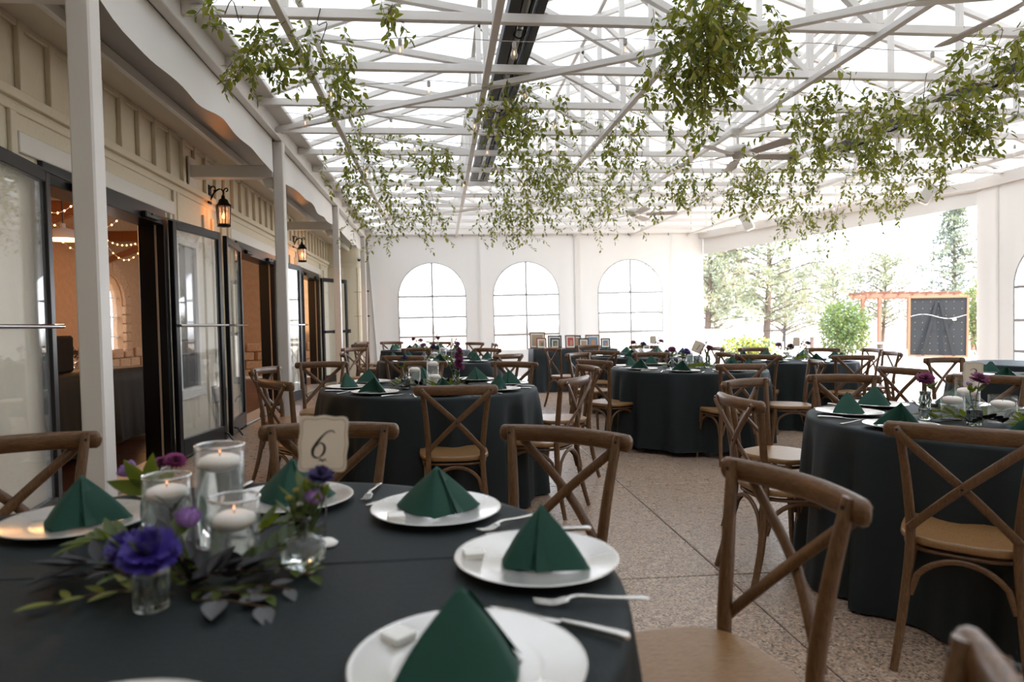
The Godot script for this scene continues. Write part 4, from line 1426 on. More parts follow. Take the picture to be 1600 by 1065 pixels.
# pyramid fold: two panels meet in a ridge at the front (+z), the sides run back, the rear is tucked in
func make_napkin() -> ArrayMesh:
	var st := begin()
	var base := [Vector2(0.004, 0.060), Vector2(0.035, 0.046), Vector2(0.07, 0.018), Vector2(0.104, -0.022), Vector2(0.110, -0.034), Vector2(0.098, -0.036), Vector2(0.05, -0.016), Vector2(0.02, 0.012), Vector2(0.0, 0.02), Vector2(-0.02, 0.012), Vector2(-0.05, -0.016), Vector2(-0.098, -0.036), Vector2(-0.110, -0.034), Vector2(-0.104, -0.022), Vector2(-0.07, 0.018), Vector2(-0.035, 0.046), Vector2(-0.004, 0.060)]
	for i in base.size():
		base[i] = Vector2(base[i].x * 0.95, base[i].y * 1.25)
	var n := base.size()
	var rows := 9
	var pts := []
	for r in rows + 1:
		var f := float(r) / rows
		var row := []
		for k in n:
			var s := (1.0 - f) * (1.0 + 0.05 * sin(f * PI))
			var b: Vector2 = base[k]
			var lift := 0.0
			if r == 0:
				lift = 0.004 * absf(sin(k * 1.3))
			row.append(Vector3(b.x * s, 0.104 * f + lift, b.y * s - 0.012 * f + 0.006 * sin(f * PI) * signf(b.y)))
		pts.append(row)
	for r in rows:
		for k in n:
			var j := (k + 1) % n
			quad(st, pts[r][k], pts[r + 1][k], pts[r + 1][j], pts[r][j])
	# turned-back layers along the right edge
	for s in [[0.85, 0.006], [0.68, 0.010]]:
		var a := Vector3(0.004, 0.099, -0.004)
		var q := Vector3(0.098 * s[0], 0.006, -0.033 + s[1])
		var w := Vector3(0.062 * s[0], 0.003, 0.037 + s[1] * 0.8)
		quad(st, a, a + Vector3(0.004, -0.002, 0.004), w + Vector3(0.004, 0, 0.006), q)
	return done(st)

func octant(a: float) -> String:
	var k := posmod(int(round(a / 45.0)), 8)
	return ["right-hand", "far-right", "far", "far-left", "left-hand", "near-left", "near", "near-right"][k]

func build_place_settings() -> void:
	napkin_mesh = make_napkin()
	plate_mesh = lathe([Vector2(0, 0.004), Vector2(0.085, 0.004), Vector2(0.095, 0.0), Vector2(0.098, 0.004), Vector2(0.148, 0.014), Vector2(0.154, 0.0165), Vector2(0.1555, 0.0185), Vector2(0.153, 0.0195), Vector2(0.148, 0.0175), Vector2(0.102, 0.011), Vector2(0.098, 0.0095), Vector2(0.092, 0.0075), Vector2(0.0, 0.0072)], 56)
	# knife: handle with a rounded butt, flat blade; runs along +x, tip at -x
	var kh := sweep(curve_points([Vector3(0.0, 0.006, 0), Vector3(0.05, 0.0075, 0), Vector3(0.095, 0.008, 0), Vector3(0.108, 0.006, 0)], 8), [0.0045, 0.0055, 0.006, 0.0065, 0.007, 0.0078, 0.0085, 0.008, 0.004], [0.004, 0.0045, 0.005, 0.005, 0.005, 0.0055, 0.006, 0.0055, 0.003], 10, Vector3.BACK)
	var kb := sweep(PackedVector3Array([Vector3(0, 0.005, 0), Vector3(-0.03, 0.004, 0), Vector3(-0.09, 0.0035, 0.001), Vector3(-0.115, 0.0035, 0.003), Vector3(-0.124, 0.0035, 0.006)]), [0.005, 0.0095, 0.0105, 0.008, 0.001], [0.003, 0.0016, 0.0012, 0.0012, 0.0008], 8, Vector3.BACK)
	var fh := sweep(curve_points([Vector3(0.108, 0.004, 0), Vector3(0.095, 0.0055, 0), Vector3(0.04, 0.008, 0), Vector3(-0.01, 0.013, 0), Vector3(-0.03, 0.009, 0)], 12), [0.005, 0.009, 0.0095, 0.008, 0.0065, 0.005, 0.0042, 0.004, 0.0038, 0.004, 0.005, 0.007, 0.010], [0.0018, 0.0026, 0.0028, 0.0028, 0.0028, 0.0028, 0.003, 0.003, 0.003, 0.003, 0.0026, 0.002, 0.0016], 8, Vector3.BACK)
	var ft := begin()
	for k in 4:
		var z := -0.009 + k * 0.006
		add_sweep(ft, curve_points([Vector3(-0.026, 0.0095, z * 0.9), Vector3(-0.05, 0.004, z), Vector3(-0.082, 0.009, z)], 5), [0.0022, 0.002, 0.0019, 0.0017, 0.0014, 0.0008], 0.0013, 5, Vector3.BACK)
	var fork_head := done(ft)
	var sets := [
		[0, [0, 41, 82, 134, 172, -82, -37], 0.585, true],
		[1, [8, 53, 98, 143, -172, -127, -82, -37], 0.58, true],
		[3, [197, 152, 107, 62, 17, -118, -73], 0.58, true],
		[2, [20, 65, 110, 155, 200, 245, 290, 335], 0.58, true],
		[4, [0, 45, 90, 135, 180, 225, 270, 315], 0.58, false],
		[5, [20, 65, 110, 155, 200, 245, 290, 335], 0.58, false],
		[6, [10, 55, 100, 145, 190, 235, 280, 325], 0.58, false],
		[7, [0, 45, 90, 135, 180, 225, 270, 315], 0.58, false],
		[8, [100, 145, 190, 235], 0.58, false],
	]
	var fixed := {0: Vector2(0.18, -1.24), 41: Vector2(-0.01, -1.60), 82: Vector2(-0.378, -1.742), 134: Vector2(-0.815, -1.60), 172: Vector2(-1.01, -1.27), -82: Vector2(-0.36, -0.70), -37: Vector2(0.035, -0.862)}
	# how far each front napkin is turned from facing its seat
	var twist := {0: 0.5, 41: 0.75, 82: 0.05, 134: -1.0, 172: 0.0, -82: 0.0, -37: 3.1}
	for s in sets:
		var t = tables[s[0]]
		for a in s[1]:
			var an := deg_to_rad(a)
			var pos := Vector3(t[0] + cos(an) * s[2], TOP + 0.001, t[1] - sin(an) * s[2])
			if s[0] == 0:
				pos = Vector3(fixed[a].x, TOP + 0.001, fixed[a].y)
				an = atan2(-(pos.z - t[1]), pos.x - t[0])
			var who := "%s seat of %s" % [octant(a), t[2]]
			single("charger_plate", plate_mesh, mats.charger, "silver-white charger plate, " + who, "plate", Transform3D(Basis.IDENTITY, pos), "charger plates")
			# the napkin's ridge (+z) points to the middle of the table
			var out := Vector3(cos(an), 0, -sin(an))
			var turn := atan2(-out.x, -out.z)
			var tw: float = twist[a] if s[0] == 0 else rng.randf_range(-0.5, 0.5)
			if not (s[0] == 0 and a == -82):
				single("folded_napkin", napkin_mesh, mats.napkin, "green pyramid-folded napkin, " + who, "napkin", at(pos.x, pos.y + 0.0085, pos.z, turn + tw), "pyramid-folded green napkins")
			if not s[3]:
				continue
			var side := out.cross(Vector3.UP)  # clockwise seen from the seat
			var b := Basis(Vector3.UP, an)
			for q in [["table_knife", -0.185], ["dinner_fork", 0.185]]:
				var o: Vector3 = pos + out * 0.085 + side * q[1]
				if Vector2(o.x - t[0], o.z - t[1]).length() > TABLE_R - 0.12:
					o = pos + out * 0.045 + side * q[1]
				if s[0] == 0 and a == -82:
					continue
				var k := thing(q[0], ["silver table knife", "silver dinner fork"][0 if q[1] < 0 else 1] + ", " + who, "cutlery", Vector3(o.x, TOP + 0.0005, o.z), 0.0, "cutlery")
				k.transform.basis = b * Basis(Vector3.UP, rng.randf_range(-0.06, 0.06))
				if q[1] < 0:
					part(k, "handle", kh, mats.steel)
					part(k, "blade", kb, mats.steel)
				else:
					part(k, "handle", fh, mats.steel)
					part(k, "tines", fork_head, mats.steel)
			if s[0] == 0 and a in [41, 0, -37]:
				var off: Vector2 = {41: Vector2(-0.09, 0.075), 0: Vector2(-0.118, -0.02), -37: Vector2(-0.094, -0.075)}[a]
				var cd := thing("favor_box", ["", "small white favor box, " + who][1], "favor", Vector3(pos.x + off.x, pos.y + 0.0125, pos.z + off.y), {41: 0.2, 0: 0.1, -37: 0.75}[a])
				part(cd, "box_body", box(Vector3(0.036, 0.008, 0.036), 0.0015, at(0, 0.004, 0)), mats.card)
				part(cd, "box_lid", box(Vector3(0.038, 0.004, 0.038), 0.0015, at(0, 0.0095, 0)), mats.card)

# ------------------------------------------------------------------ flowers, vases, candles
func petal_mesh(length: float, width: float, curl: float, ruffle: float) -> ArrayMesh:
	var rows := []
	for i in 6:
		var v := i / 5.0
		var row := PackedVector3Array()
		for k in 7:
			var u := k / 6.0 * 2.0 - 1.0
			var w := width * 0.5 * (0.25 + 0.75 * sin(minf(1.0, v * 1.1 + 0.08) * PI * 0.62)) * (1.0 if v < 0.95 else 0.86)
			var y := length * sin(v * curl) / curl
			var z := length * (1.0 - cos(v * curl)) / curl
			row.append(Vector3(u * w, y + ruffle * v * v * sin(u * 7.0 + 1.0) * length, -z + 0.35 * w * (1.0 - u * u) * -1.0 + ruffle * 1.5 * v * v * cos(u * 9.0) * length * 0.4))
		rows.append(row)
	return sheet(rows)

# kinds: cup (open ruffled), ball (packed round), daisy (pompon), each about 1 unit of the given radius
func bloom_layers(kind: String) -> Array:
	match kind:
		"cup":
			return [[5, 0.65, 0.55, 0.45, 0.06, -0.6], [6, 0.95, 0.9, 0.85, 0.10, -0.5], [7, 1.15, 1.1, 1.2, 0.12, 0.3], [7, 1.2, 1.15, 1.5, 0.12, 0.5]]
		"ball":
			return [[4, 0.8, 0.6, 0.5, 0.0, -1.5], [5, 1.0, 0.8, 0.75, 0.02, -1.7], [6, 1.25, 0.95, 1.1, 0.02, -1.9], [7, 1.45, 1.05, 1.45, 0.03, -2.0], [7, 1.45, 1.1, 1.7, 0.03, -1.7]]
		_:
			return [[7, 0.5, 0.26, 0.15, 0.02, 0.8], [11, 0.65, 0.26, 0.5, 0.03, 0.7], [14, 0.85, 0.30, 0.85, 0.04, 0.6], [16, 0.95, 0.34, 1.2, 0.05, 0.5], [14, 0.9, 0.34, 1.6, 0.05, 0.4]]

var bloom_cache := {}

func bloom_mesh(kind: String) -> ArrayMesh:
	if not bloom_cache.has(kind):
		var st := SurfaceTool.new()
		for l in bloom_layers(kind):
			var p := petal_mesh(l[1], l[2], l[5], l[4])
			for k in l[0]:
				st.append_from(p, 0, Transform3D(Basis(Vector3.UP, TAU * (k + 0.37 * l[1]) / l[0]) * Basis(Vector3.RIGHT, -l[3] + 0.25), Vector3(0, -0.15 * l[3], 0)))
		bloom_cache[kind] = st.commit()
	return bloom_cache[kind]

# a flower: stem from foot to head, the head tilted; big ones get a mesh for each petal
func flower(label: String, foot: Vector3, head: Vector3, radius: float, kind: String, m: String, tilt: Vector3, big: bool, group: String, leaves := 2) -> void:
	var f := thing("cut_flower", label, "flower", foot, 0.0, group)
	var d := head - foot
	part(f, "flower_stem", sweep(curve_points([Vector3.ZERO, d * 0.5 + Vector3(d.x * 0.1, 0, -d.z * 0.2), d], 6), 0.0022, 0.0022, 6), mats.stem)
	var up := (Vector3.UP + tilt).normalized()
	var x := up.cross(Vector3.BACK).normalized()
	var b := Basis(x, up, x.cross(up)) * Basis(Vector3.UP, rng.randf() * TAU)
	if big:
		var h := Node3D.new()
		h.name = "bloom"
		h.transform = Transform3D(b * Basis.from_scale(Vector3.ONE * radius), d)
		f.add_child(h)
		for l in bloom_layers(kind):
			var p := petal_mesh(l[1], l[2], l[5], l[4])
			for k in l[0]:
				part(h, "petal", p, mats[m], Transform3D(Basis(Vector3.UP, TAU * (k + 0.37 * l[1]) / l[0]) * Basis(Vector3.RIGHT, -l[3] + 0.25), Vector3(0, -0.15 * l[3], 0)))
	else:
		part(f, "bloom", bloom_mesh(kind), mats[m], Transform3D(b * Basis.from_scale(Vector3.ONE * radius), d))
	for k in leaves:
		var st := begin()
		var a := rng.randf() * TAU
		big_leaf(st, 0.05, 0.02)
		part(f, "leaf", done(st), mats.leaf_green, Transform3D(Basis(Vector3.UP, a) * Basis(Vector3.RIGHT, 0.9), d * rng.randf_range(0.55, 0.85)))

# a leaf of some detail: grows along +y from the origin, faces +z
func big_leaf(st: SurfaceTool, length: float, width: float) -> void:
	st.set_smooth_group(0)
	var rows := []
	for i in 6:
		var v := i / 5.0
		var w := width * 0.5 * pow(sin(PI * pow(v, 0.8)), 0.9) + 0.0004
		rows.append([Vector3(-w, v * length, 0.14 * w - length * 0.15 * v * v), Vector3(0, v * length, -0.35 * w - length * 0.15 * v * v), Vector3(w, v * length, 0.14 * w - length * 0.15 * v * v)])
	for i in 5:
		for k in 2:
			quad(st, rows[i][k], rows[i][k + 1], rows[i + 1][k + 1], rows[i + 1][k])

# a stem lying on the table with leaves in pairs
func sprig(label: String, pts: Array, leaf_len: float, leaf_w: float, m: String, count: int, group: String, lift := 0.5) -> void:
	var o := thing("foliage_sprig", label, "foliage", pts[0], 0.0, group)
	var loc := []
	for p in pts:
		loc.append(p - pts[0])
	var c := curve_points(loc, 12)
	part(o, "stem", sweep(c, 0.0018, 0.0018, 5), mats.twig)
	var st := begin()
	big_leaf(st, leaf_len, leaf_w)
	var lm := done(st)
	for k in count:
		var t := (k + 0.5) / count
		var i := mini(int(t * 12), 11)
		var q := c[i].lerp(c[i + 1], fmod(t * 12, 1.0))
		var dir := (c[i + 1] - c[i]).normalized()
		var side := dir.cross(Vector3.UP).normalized() * (1.0 if k % 2 else -1.0)
		var grow := (dir * 0.7 + side * rng.randf_range(0.6, 1.1) + Vector3.UP * lift * rng.randf_range(0.1, 1.0)).normalized()
		var x := grow.cross(Vector3.UP).normalized()
		part(o, "leaf", lm, mats[m], Transform3D(Basis(x, grow, x.cross(grow)) * Basis.from_scale(Vector3.ONE * rng.randf_range(0.75, 1.15)), q))

func glass_cylinder(label: String, pos: Vector3, r: float, h: float, water: float, detailed: bool, group: String) -> void:
	var g := thing("glass_cylinder_vase", label, "vase", pos, 0.0, group)
	if detailed:
		part(g, "glass", lathe([Vector2(0, 0.0), Vector2(r - 0.002, 0.0), Vector2(r, 0.002), Vector2(r, h - 0.001), Vector2(r - 0.001, h), Vector2(r - 0.003, h), Vector2(r - 0.004, h - 0.001), Vector2(r - 0.004, 0.006), Vector2(0, 0.006)], 40), mats.vase_glass)
		part(g, "rim", lathe([Vector2(r - 0.004, h - 0.002), Vector2(r - 0.004, h + 0.0015), Vector2(r + 0.0005, h + 0.0015), Vector2(r + 0.0005, h - 0.002), Vector2(r - 0.004, h - 0.002)], 40), mats.cut_glass)
		part(g, "water_fill", lathe([Vector2(0, 0.0065), Vector2(r - 0.0045, 0.0065), Vector2(r - 0.0045, water), Vector2(0, water)], 40), mats.water)
	else:
		part(g, "glass", lathe([Vector2(0, 0.0), Vector2(r, 0.0), Vector2(r, h)], 24), mats.vase_glass)
		part(g, "water_fill", lathe([Vector2(r - 0.003, 0.004), Vector2(r - 0.003, water), Vector2(0, water)], 24), mats.vase_glass)
	var cr := r * 0.84
	var c := thing("floating_candle", label.replace("clear glass cylinder", "white floating candle in the glass cylinder").replace("clear glass tumbler", "white floating candle in the glass tumbler"), "candle", pos + Vector3(0, water - 0.006, 0), 0.0, group + ", candles")
	part(c, "wax", lathe([Vector2(0, -0.012), Vector2(cr * 0.55, -0.011), Vector2(cr * 0.92, 0.0), Vector2(cr, 0.008), Vector2(cr * 0.93, 0.017), Vector2(cr * 0.6, 0.023), Vector2(0.006, 0.021), Vector2(0, 0.020)], 32), mats.wax)
	part(c, "wick", box(Vector3(0.0016, 0.008, 0.0016), 0.0, at(0, 0.024, 0)), mats.ink)
	if detailed:
		part(c, "flame", lathe([Vector2(0, 0.026), Vector2(0.0022, 0.029), Vector2(0.0012, 0.034), Vector2(0, 0.037)], 8), mats.flame)
		var l := OmniLight3D.new()
		l.name = "flame_light"
		l.light_color = Color(1.0, 0.62, 0.35)
		l.light_energy = 0.00005
		l.light_size = 0.004
		l.omni_range = 12.0
		l.omni_attenuation = 2.0
		l.shadow_enabled = true
		l.position = Vector3(0, 0.031, 0)
		c.add_child(l)

func scallop(w: float, h: float) -> PackedVector2Array:
	# a card whose corners and side middles swell out between shallow dips
	var p := PackedVector2Array()
	for k in 96:
		var a := TAU * k / 96.0
		var c := cos(a)
		var s := sin(a)
		var q := Vector2(signf(c) * pow(absf(c), 0.3) * w / 2, signf(s) * pow(absf(s), 0.3) * h / 2)
		var th := atan2(q.y / h, q.x / w)
		p.append(q * (1.0 + 0.03 * cos(8.0 * th) - 0.03))
	return p

# a numeral drawn as a tapering pen stroke
func stroke(pts: Array, widths: Array, depth: float) -> ArrayMesh:
	var v := []
	for p in pts:
		v.append(Vector3(p.x, p.y, 0))
	var c := curve_points(v, pts.size() * 5)
	var w := []
	for i in c.size():
		var t := float(i) / (c.size() - 1) * (widths.size() - 1)
		var k := mini(int(t), widths.size() - 2)
		w.append(lerpf(widths[k], widths[k + 1], t - k))
	return sweep(c, depth, w, 6, Vector3.BACK, 4.0)

func number_sign(label: String, foot: Vector3, card_y: float, w: float, h: float, turn: float, digit: String, group: String, leanback := 0.0, roll := 0.0) -> void:
	var s := thing("table_number_sign", label, "sign", foot, turn, group)
	part(s, "foot", lathe([Vector2(0, 0), Vector2(0.026, 0), Vector2(0.028, 0.003), Vector2(0.02, 0.009), Vector2(0.006, 0.013), Vector2(0, 0.013)], 20), mats.card)
	part(s, "wire_stand", sweep(curve_points([Vector3(0, 0.01, 0), Vector3(0.004, card_y * 0.4, 0), Vector3(0, card_y - h * 0.3, 0)], 5), 0.0016, 0.0016, 6), mats.steel)
	var f := Transform3D(Basis(Vector3.RIGHT, leanback) * Basis(Vector3.BACK, roll), Vector3(0, card_y, 0.002))
	part(s, "card", extrude(scallop(w, h), 0.003), mats.paper, f)
	var ol := PackedVector3Array()
	for p in scallop(w * 0.9, h * 0.9):
		ol.append(Vector3(p.x, p.y, 0.0018))
	ol.append(ol[0])
	part(s, "border_line", sweep(ol, 0.0005, 0.0009, 4, Vector3.BACK), mats.gold_line, f)
	var k := h
	var pts := []
	var wd := []
	match digit:
		"6":
			pts = [Vector2(0.19, 0.20), Vector2(0.14, 0.245), Vector2(0.04, 0.21), Vector2(-0.09, 0.06), Vector2(-0.17, -0.09), Vector2(-0.15, -0.20), Vector2(-0.06, -0.215), Vector2(0.015, -0.13), Vector2(0.02, -0.02), Vector2(-0.05, 0.03), Vector2(-0.12, -0.03)]
			wd = [0.004, 0.010, 0.012, 0.020, 0.026, 0.018, 0.008, 0.022, 0.020, 0.008, 0.004]
		"1":
			pts = [Vector2(-0.10, 0.12), Vector2(-0.03, 0.15), Vector2(0.07, 0.25), Vector2(0.03, 0.0), Vector2(-0.03, -0.24)]
			wd = [0.004, 0.006, 0.014, 0.024, 0.02]
		"3":
			pts = [Vector2(-0.10, 0.17), Vector2(-0.02, 0.24), Vector2(0.09, 0.19), Vector2(0.06, 0.06), Vector2(-0.02, 0.02), Vector2(0.08, -0.03), Vector2(0.09, -0.17), Vector2(-0.02, -0.24), Vector2(-0.11, -0.17)]
			wd = [0.006, 0.008, 0.02, 0.014, 0.006, 0.016, 0.022, 0.012, 0.008]
	if pts:
		var q := []
		for p in pts:
			q.append(p * k)
		for i in wd.size():
			wd[i] *= k
		part(s, "numeral", stroke(q, wd, 0.0006), mats.ink, f * at(0, -0.01 * k, 0.002))
	if digit == "6":
		part(s, "flourish", stroke([Vector2(-0.06, -0.30) * k, Vector2(-0.03, -0.255) * k, Vector2(0.0, -0.30) * k, Vector2(0.03, -0.255) * k, Vector2(0.06, -0.29) * k], [0.006 * k, 0.009 * k, 0.006 * k], 0.0006), mats.ink, f * at(0, 0, 0.002))

func bud_vase(label: String, pos: Vector3, kind: String, scale: float, group: String, near := true) -> void:
	var v := thing("bud_vase", label, "vase", pos, 0.0, group)
	var prof := []
	match kind:
		"bulb":
			prof = [Vector2(0, 0), Vector2(0.024, 0), Vector2(0.026, 0.004), Vector2(0.036, 0.022), Vector2(0.0385, 0.038), Vector2(0.034, 0.055), Vector2(0.02, 0.066), Vector2(0.0145, 0.074), Vector2(0.0145, 0.086), Vector2(0.020, 0.104), Vector2(0.0185, 0.104), Vector2(0.0125, 0.087), Vector2(0.0125, 0.074), Vector2(0.017, 0.066)]
		"bottle":
			prof = [Vector2(0, 0), Vector2(0.024, 0), Vector2(0.0265, 0.003), Vector2(0.027, 0.006), Vector2(0.027, 0.056), Vector2(0.025, 0.064), Vector2(0.014, 0.075), Vector2(0.0115, 0.080), Vector2(0.0115, 0.092), Vector2(0.0145, 0.096), Vector2(0.0135, 0.099), Vector2(0.0095, 0.096), Vector2(0.0095, 0.08), Vector2(0.012, 0.074)]
		_:
			prof = [Vector2(0, 0), Vector2(0.022, 0), Vector2(0.024, 0.004), Vector2(0.020, 0.02), Vector2(0.024, 0.04), Vector2(0.020, 0.06), Vector2(0.024, 0.08), Vector2(0.019, 0.10), Vector2(0.022, 0.115), Vector2(0.0205, 0.115), Vector2(0.017, 0.10)]
	var q := []
	for p in prof:
		q.append(p * scale)
	part(v, "glass", lathe(q, 32), mats.cut_glass if near else mats.vase_glass)
	var wl := []
	for p in prof:
		if p.y < 0.058 and wl.size() < 6:
			wl.append(Vector2(maxf(0.0, p.x - 0.0022), p.y + 0.002) * scale)
	wl.append(Vector2(0, wl[-1].y))
	part(v, "water_fill", lathe(wl, 32), mats.water)
	# moulded pattern: hobnails or ribs
	var st := begin()
	if kind == "bulb":
		for r in 5:
			for k in 18:
				var a := TAU * (k + 0.5 * (r % 2)) / 18.0
				var rr: float = [0.031, 0.0365, 0.0388, 0.0375, 0.0315][r]
				add_lathe(st, [Vector2(0.0034, 0), Vector2(0.0022, 0.0018), Vector2(0, 0.0024)], 5, Transform3D(Basis(Vector3.UP, -a) * Basis(Vector3.BACK, -PI / 2), Vector3(cos(a) * rr, 0.014 + r * 0.0115, sin(a) * rr) * scale).scaled_local(Vector3.ONE * scale))
	else:
		for k in 16:
			var a := TAU * k / 16.0
			add_sweep(st, PackedVector3Array([Vector3(cos(a) * 0.0268, 0.006, sin(a) * 0.0268) * scale, Vector3(cos(a) * 0.0268, 0.052, sin(a) * 0.0268) * scale]), 0.0016 * scale, 0.0012 * scale, 5)
	if kind != "column" and near:
		part(v, "moulding", done(st), mats.cut_glass)

func build_front_centrepiece() -> void:
	var y := TOP + 0.0015
	var g := "centrepiece of the front table"
	glass_cylinder("tall clear glass cylinder in the front centrepiece", Vector3(-0.452, y, -1.43), 0.048, 0.205, 0.168, true, g)
	glass_cylinder("left clear glass cylinder in the front centrepiece", Vector3(-0.565, y, -1.45), 0.047, 0.14, 0.102, true, g)
	glass_cylinder("short clear glass cylinder nearest the camera in the front centrepiece", Vector3(-0.382, y, -1.285), 0.046, 0.132, 0.088, true, g)
	bud_vase("round hobnail glass bud vase on the front table", Vector3(-0.25, y, -1.25), "bulb", 1.0, g)
	bud_vase("ribbed glass bottle vase nearest the camera on the front table", Vector3(-0.46, y, -1.115), "bottle", 1.0, g)
	bud_vase("small glass vase behind the left cylinder on the front table", Vector3(-0.645, y, -1.58), "bottle", 0.95, g)
	number_sign("scalloped cream card reading 6 on a wire stand", Vector3(-0.238, y, -1.40), 0.208, 0.100, 0.118, 0.12, "6", "table number signs", -0.06, -0.05)
	# blooms over the bottle
	var f := Vector3(-0.46, y + 0.05, -1.115)
	flower("large deep violet ruffled bloom over the ribbed bottle", f, Vector3(-0.456, 0.866, -1.10), 0.036, "cup", "petal_violet", Vector3(0.1, 0, 0.45), true, g, 3)
	flower("violet bloom turned left, beside the large violet one", f, Vector3(-0.505, 0.866, -1.125), 0.026, "cup", "petal_violet", Vector3(-0.5, 0, 0.3), true, g, 2)
	flower("lilac-pink round bloom right of the violet ones", f, Vector3(-0.418, 0.893, -1.155), 0.0225, "ball", "petal_lavender", Vector3(0.25, 0, 0.35), true, g, 2)
	# blooms over the round vase
	f = Vector3(-0.25, y + 0.045, -1.25)
	flower("lavender round bloom over the hobnail vase", f, Vector3(-0.228, 0.902, -1.235), 0.0185, "ball", "petal_lavender", Vector3(0.2, 0, 0.4), true, g, 3)
	flower("dark purple bloom on top of the hobnail vase posy", f, Vector3(-0.219, 0.944, -1.255), 0.0195, "cup", "petal_deep", Vector3(0.15, 0, 0.2), true, g, 2)
	for e in [[Vector3(-0.262, 0.915, -1.25), "upper left"], [Vector3(-0.245, 0.93, -1.265), "upper"], [Vector3(-0.208, 0.918, -1.25), "right-hand"], [Vector3(-0.272, 0.905, -1.235), "lower left"]]:
		flower("small pale yellow bud in the hobnail vase posy, " + e[1], f, e[0], 0.007, "ball", "petal_yellow", Vector3(rng.randf_range(-0.3, 0.3), 0, 0.2), false, g, 2)
	for e in [[Vector3(-0.214, 0.928, -1.24), "right"], [Vector3(-0.25, 0.898, -1.225), "left"]]:
		flower("tiny white filler blossom in the hobnail vase posy, " + e[1], f, e[0], 0.006, "daisy", "petal_white", Vector3.ZERO, false, g, 1)
	# blooms at the back
	f = Vector3(-0.645, y + 0.05, -1.58)
	flower("magenta pompon bloom at the back left of the front table", f, Vector3(-0.598, 0.912, -1.585), 0.026, "daisy", "petal_magenta", Vector3(0.3, 0, 0.25), true, g, 0)
	flower("second magenta pompon bloom, half hidden at the back left", f, Vector3(-0.635, 0.905, -1.60), 0.022, "daisy", "petal_magenta", Vector3(-0.1, 0, 0.2), false, g, 0)
	flower("pale lilac drooping bloom at the back left of the front table", f, Vector3(-0.69, 0.892, -1.57), 0.023, "ball", "petal_lavender", Vector3(-0.9, 0, 0.3), true, g, 0)
	var o := thing("posy_leaves", "broad green leaves under the magenta blooms", "foliage", f, 0.0, g)
	for e in [[-0.5, 0.9, 0.095], [0.2, 0.8, 0.10], [0.9, 1.0, 0.085], [-1.2, 1.2, 0.09], [1.5, 1.25, 0.08]]:
		var st := begin()
		big_leaf(st, e[2], 0.036)
		part(o, "leaf", done(st), mats.leaf_green, Transform3D(Basis(Vector3.BACK, -e[0]) * Basis(Vector3.RIGHT, 0.5), Vector3(0, 0.03, 0.01)))
	# greenery laid round the vases
	sprig("olive green sprig pointing left on the front cloth", [Vector3(-0.44, y + 0.004, -1.16), Vector3(-0.52, y + 0.02, -1.14), Vector3(-0.62, y + 0.008, -1.13)], 0.055, 0.016, "leaf_olive", 9, g)
	sprig("second olive sprig behind the ribbed bottle", [Vector3(-0.40, y + 0.004, -1.2), Vector3(-0.48, y + 0.03, -1.2), Vector3(-0.56, y + 0.03, -1.18)], 0.05, 0.017, "leaf_green", 8, g)
	sprig("dark purple-black sprig left of the ribbed bottle", [Vector3(-0.46, y + 0.004, -1.2), Vector3(-0.55, y + 0.035, -1.19), Vector3(-0.63, y + 0.02, -1.2)], 0.06, 0.024, "leaf_black", 9, g)
	sprig("dark sprig standing up between bottle and candles", [Vector3(-0.43, y + 0.004, -1.2), Vector3(-0.45, y + 0.08, -1.19), Vector3(-0.455, y + 0.145, -1.18)], 0.045, 0.008, "leaf_black", 12, g, 1.0)
	sprig("green sprig between the short candle and hobnail vase", [Vector3(-0.34, y + 0.004, -1.24), Vector3(-0.29, y + 0.02, -1.22), Vector3(-0.22, y + 0.008, -1.2)], 0.05, 0.018, "leaf_green", 8, g)
	sprig("dark wispy sprig behind the hobnail vase", [Vector3(-0.36, y + 0.004, -1.3), Vector3(-0.30, y + 0.035, -1.31), Vector3(-0.24, y + 0.05, -1.33)], 0.05, 0.011, "leaf_black", 11, g, 0.9)
	sprig("olive sprig in front of the short candle", [Vector3(-0.42, y + 0.004, -1.17), Vector3(-0.36, y + 0.012, -1.14), Vector3(-0.28, y + 0.006, -1.13)], 0.048, 0.017, "leaf_green", 8, g, 0.25)
	sprig("broad silver-grey leaves lying in front of the centrepiece", [Vector3(-0.40, y + 0.004, -1.13), Vector3(-0.34, y + 0.012, -1.10), Vector3(-0.27, y + 0.006, -1.08)], 0.068, 0.036, "leaf_silver", 4, g, 0.15)
	sprig("silver-grey leaves right of the centrepiece near the hobnail vase", [Vector3(-0.36, y + 0.006, -1.18), Vector3(-0.30, y + 0.012, -1.16), Vector3(-0.25, y + 0.006, -1.15)], 0.05, 0.026, "leaf_silver", 4, g, 0.2)
